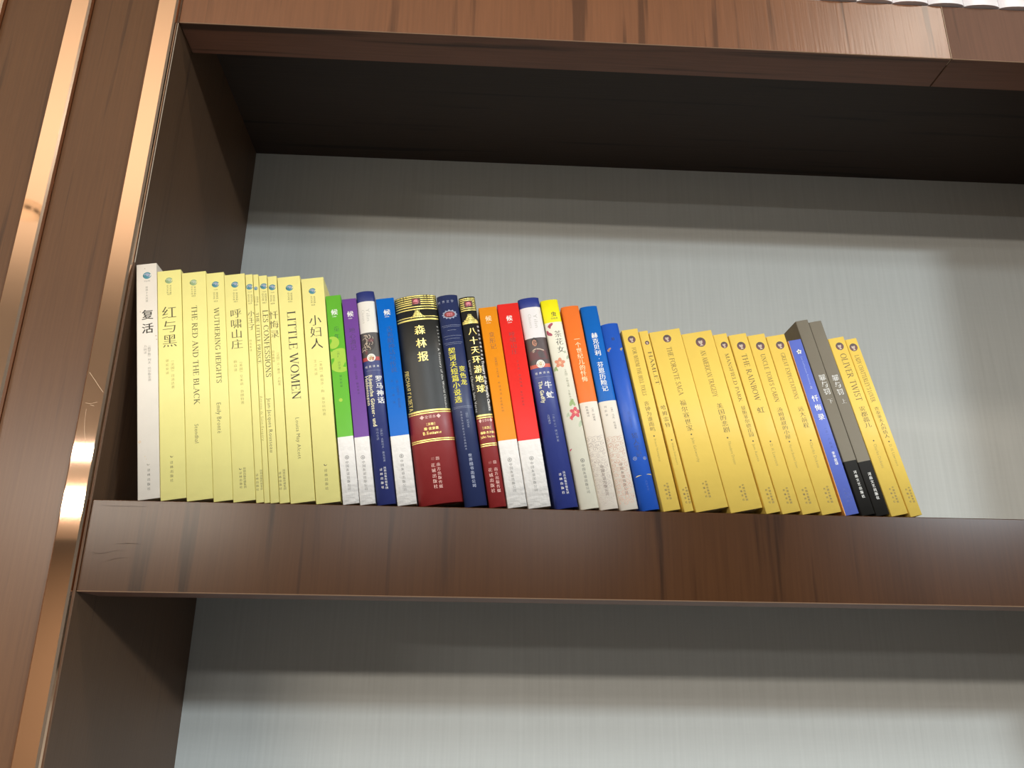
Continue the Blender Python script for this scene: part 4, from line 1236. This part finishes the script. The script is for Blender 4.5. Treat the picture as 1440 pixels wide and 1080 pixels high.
def make_book(n):
    kind, depth, bulge, cols = BOOKS[n]
    tilt, h, w, x = GEO[n]
    hard = kind == 'hard'
    root = empty('hardcover_book' if hard else 'paperback_book', (x / 1000, 0.0016, 0.0001))
    root.rotation_euler = (0, -math.radians(tilt), 0)
    tag(root, LABELS[n], 'book', GROUPS.get(n))
    P = spine_profile(w, bulge, hard)
    t = 2.2 if hard else 0.35
    if w < 13: t = min(t, 1.6)
    outer = [(0, depth)] + P + [(w, depth)]
    ty = t * 0.8
    inner = [(w - t, depth), (w - t, bulge + ty + .6), (t, bulge + ty + .6), (t, depth)]
    prof = outer + inner
    bands = [0.0] + BANDV.get(n, []) + [h]
    if n == 16: bands = [0.0, 60.0] + [110.4] + [h]
    V, F, I = [], [], []
    N = len(prof)
    zs = [h - v for v in bands]
    for z in zs:
        V += [(px / 1000, py / 1000, z / 1000) for px, py in prof]
    for k in range(len(zs) - 1):
        for i in range(N):
            j = (i + 1) % N
            F.append((k * N + i, (k + 1) * N + i, (k + 1) * N + j, k * N + j))
            I.append(min(k, len(cols) - 1))
    # caps: quads between outer and inner line (left board, spine, right board)
    no = len(outer)
    a_in = [no + 3, no + 2, no + 1, no]
    for k, rev in ((0, False), (len(zs) - 1, True)):
        base = k * N
        q = [[0, 1, a_in[1], a_in[0]], [no - 2, no - 1, a_in[3], a_in[2]], list(range(1, no - 1)) + [a_in[2], a_in[1]]]
        for f in q:
            f = [base + i for i in f]
            F.append(tuple(f if not rev else f[::-1]))
            I.append(0 if k == 0 else min(len(zs) - 2, len(cols) - 1))
    gl = dict(rough=0.46, coat=0.06) if n in (14, 16, 17, 18, 21, 25) else (dict(rough=0.7, coat=0.0) if n in (35, 36) else dict(rough=0.45, coat=0.0))
    ms = []
    for c in cols:
        white = c in (CR,)
        ms.append(mat('cover_' + c.strip('#') + ('_g' if gl['coat'] else ''), c, gl['rough'], 0, gl['coat'], 0.5 if gl['coat'] else 0.25,
                      noise=0.05, nscale=55, bump=0.9 if white else 0.3, bscale=160 if white else 90))
    cov = mesh_obj('cover', V, F, None, root, mats=ms, idx=I)
    me = cov.data
    for p in me.polygons:
        k = p.index % N if p.index < (len(zs) - 1) * N else -1
        if 1 <= k < no - 2:
            p.use_smooth = True
    ins = 3.0 if hard else 0.4
    pv, pf = boxes([((t + .05) / 1000, (w - t - .05) / 1000, (bulge + ty + .65) / 1000, (depth - (3 if hard else 1)) / 1000, ins / 1000, (h - ins) / 1000)])
    mesh_obj('page_block', pv, pf, PAPER, root)
    if n == 34:
        box_obj('orange_edge', [(-0.0004, 0.00005, 0.0002, 0.1, 0.0, h / 1000)], mat('cover_orange_edge', '#e0a050', 0.5), root)

    def depth_at(u):
        u = min(max(u, 0.0), w)
        for (x0, y0), (x1, y1) in zip(P, P[1:]):
            if x0 <= u <= x1:
                return y0 + (y1 - y0) * ((u - x0) / (x1 - x0) if x1 > x0 else 0)
        return 0.0

    layer = [0]

    def put(name, pieces, colname, clip=True, label=None):
        """pieces: (verts in spine mm (u, v from top), faces) laid on the spine as one part"""
        layer[0] += 1
        e = 0.03 + 0.004 * layer[0]
        VV, FF = [], []
        for pv_, pf_ in pieces:
            o = len(VV)
            VV += pv_
            FF += [tuple(i + o for i in f) for f in pf_]
        if not FF:
            return
        if hard and bulge > 1:
            me_ = bpy.data.meshes.new('tmp')
            me_.from_pydata([(a, b, 0) for a, b in VV], [], FF)
            import bmesh
            bm = bmesh.new()
            bm.from_mesh(me_)
            bmesh.ops.triangulate(bm, faces=[f for f in bm.faces if len(f.verts) > 4])
            for _ in range(4):
                ed = [e_ for e_ in bm.edges if abs(e_.verts[0].co.x - e_.verts[1].co.x) > w / 16]
                if not ed: break
                bmesh.ops.subdivide_edges(bm, edges=ed, cuts=1)
            bmesh.ops.triangulate(bm, faces=[f for f in bm.faces if len(f.verts) > 4])
            VV = [(v_.co.x, v_.co.y) for v_ in bm.verts]
            bm.verts.index_update()
            FF = [tuple(v_.index for v_ in f.verts) for f in bm.faces]
            bm.free()
            bpy.data.meshes.remove(me_)
        lim = 0.25
        out = []
        for a, b in VV:
            a = min(max(a, lim), w - lim) if clip else a
            b = min(max(b, .2), h - .2)
            out.append((a / 1000, (depth_at(a) - e) / 1000, (h - b) / 1000))
        o = mesh_obj(name, out, FF, ink(colname), root)
        if label: o['label'] = label
        return o

    for g in GOLDV.get(n, []):
        top = g < 16
        tk = (1.0 if n == 16 else 0.9) if top else (1.5 if g in GOLDV[n][8:9] or g in GOLDV[n][9:10] else 0.8)
        pts = [(w * (0.012 + 0.976 * i / 16), g) for i in range(17)]
        put('gold_band', [strokep(pts, tk)], 'gold0')
    for (k, s, u, v0, v1, size, col, st) in PRINT[n]:
        if k == 'C':
            for nm, cc, pcs in design(s, size, w, col):
                put(nm, [([(u + a, v0 - b) for a, b in pv_], pf_) for pv_, pf_ in pcs], cc)
        elif k == 'V':
            L = v1 - v0
            cell = L / len(s)
            VV, FF = [], []
            for i, ch in enumerate(s):
                gv, gf, adv = glyph(ch, st)
                if not gv: continue
                sx = size / 0.93
                sy = min(size, cell * 0.92) / 0.93
                cy = v0 + cell * (i + .5)
                o = len(VV)
                rot = ch in '〔〕-［］'
                gx = (max(a for a, b in gv) + min(a for a, b in gv)) / 2 if ord(ch) < 0x2e80 else 0.5
                gy = (max(b for a, b in gv) + min(b for a, b in gv)) / 2 if ord(ch) < 0x2e80 else 0.38
                for a, b in gv:
                    a, b = a - gx, b - gy
                    if rot:
                        a, b = b, -a
                    VV.append((u + a * sx, cy - b * sy))
                FF += [tuple(j + o for j in f) for f in gf]
            put('title_lettering' if size > 5 else 'lettering', [(VV, FF)], col)
        elif k == 'R':
            tv, tf, tw = text_line(s, st, 0.03)
            sc = (v1 - v0) / tw
            put('title_lettering' if st in ('serif', 'latb') else 'lettering', [([(u + (b - .5) * size, v0 + a * sc) for a, b in tv], tf)], col)
        elif k == 'H':
            tv, tf, tw = text_line(s, 'sans' if st == 'wide' else st, 0.55 if st == 'wide' else 0.06)
            sc = min(size, (w * 0.84) / tw)
            put('lettering', [([(u + (a - tw / 2) * sc, v0 - (b - .45) * size) for a, b in tv], tf)], col)
    if n == 1:
        for (uu, vv, rr) in ((1.9, 165.5, 1.3), (6.0, 178.5, .5), (7.0, 181, .4), (3.2, 46.5, .5), (16.3, 71, .6), (16.8, 74.5, .5), (7.3, 4.4, .5)):
            put('scuff', [poly([(uu + rr * (1 + .25 * math.sin(q * 3)) * math.cos(q * .63), vv + rr * math.sin(q * .63)) for q in range(10)])], 'facel')
    return root


for n in sorted(GEO):
    make_book(n)


# white hardcovers on the upper shelf: one is built, the others are copies
def make_white():
    w, h, d, b = 38.7, 215.0, 150.0, 3.2
    root = empty('hardcover_book', (0, 0, 0))
    P = spine_profile(w, b, True)
    t = 2.4
    outer = [(0, d)] + P + [(w, d)]
    prof = outer + [(w - t, d), (w - t, b + 2.6), (t, b + 2.6), (t, d)]
    N = len(prof)
    V, F = [], []
    for z in (h, 0.0):
        V += [(a / 1000, c / 1000, z / 1000) for a, c in prof]
    for i in range(N):
        j = (i + 1) % N
        F.append((i, N + i, N + j, j))
    no = len(outer)
    for base in (0, N):
        for q in ([0, 1, no + 2, no + 3], [no - 2, no - 1, no, no + 1], list(range(1, no - 1)) + [no + 1, no + 2]):
            F.append(tuple(base + i for i in q))
    mesh_obj('cover', V, F, mat('cover_white', '#f4eef0', 0.4, coat=0.2, bump=0.2, bscale=90), root)
    pv, pf = boxes([((t + .05) / 1000, (w - t - .05) / 1000, (b + 2.7) / 1000, (d - 3) / 1000, .003, (h - 3) / 1000)])
    mesh_obj('page_block', pv, pf, PAPER, root)
    return root


WLAB = ['leftmost white hardcover on the upper shelf, barely showing at the top edge',
        'white hardcover on the upper shelf, second of its row, a sliver in view',
        'white hardcover on the upper shelf, third of its row, just before the veneer seam',
        'white hardcover on the upper shelf standing right above the veneer seam',
        'white hardcover on the upper shelf, second from the right of its row',
        'white hardcover on the upper shelf, last of its row at the right edge']
proto = make_white()
for i, xb in enumerate((0.6630, 0.7022, 0.7414, 0.7806, 0.8198, 0.8590)):
    if i == 0:
        r = proto
    else:
        r = proto.copy()
        COL.objects.link(r)
        for ch in list(proto.children):
            c = ch.copy()
            COL.objects.link(c)
            c.parent = r
    r.location = (xb, -0.0042, 0.5526)
    r.rotation_euler = (0, -math.radians(2.2), 0)
    tag(r, WLAB[i], 'book', 'white hardcovers on the upper shelf')
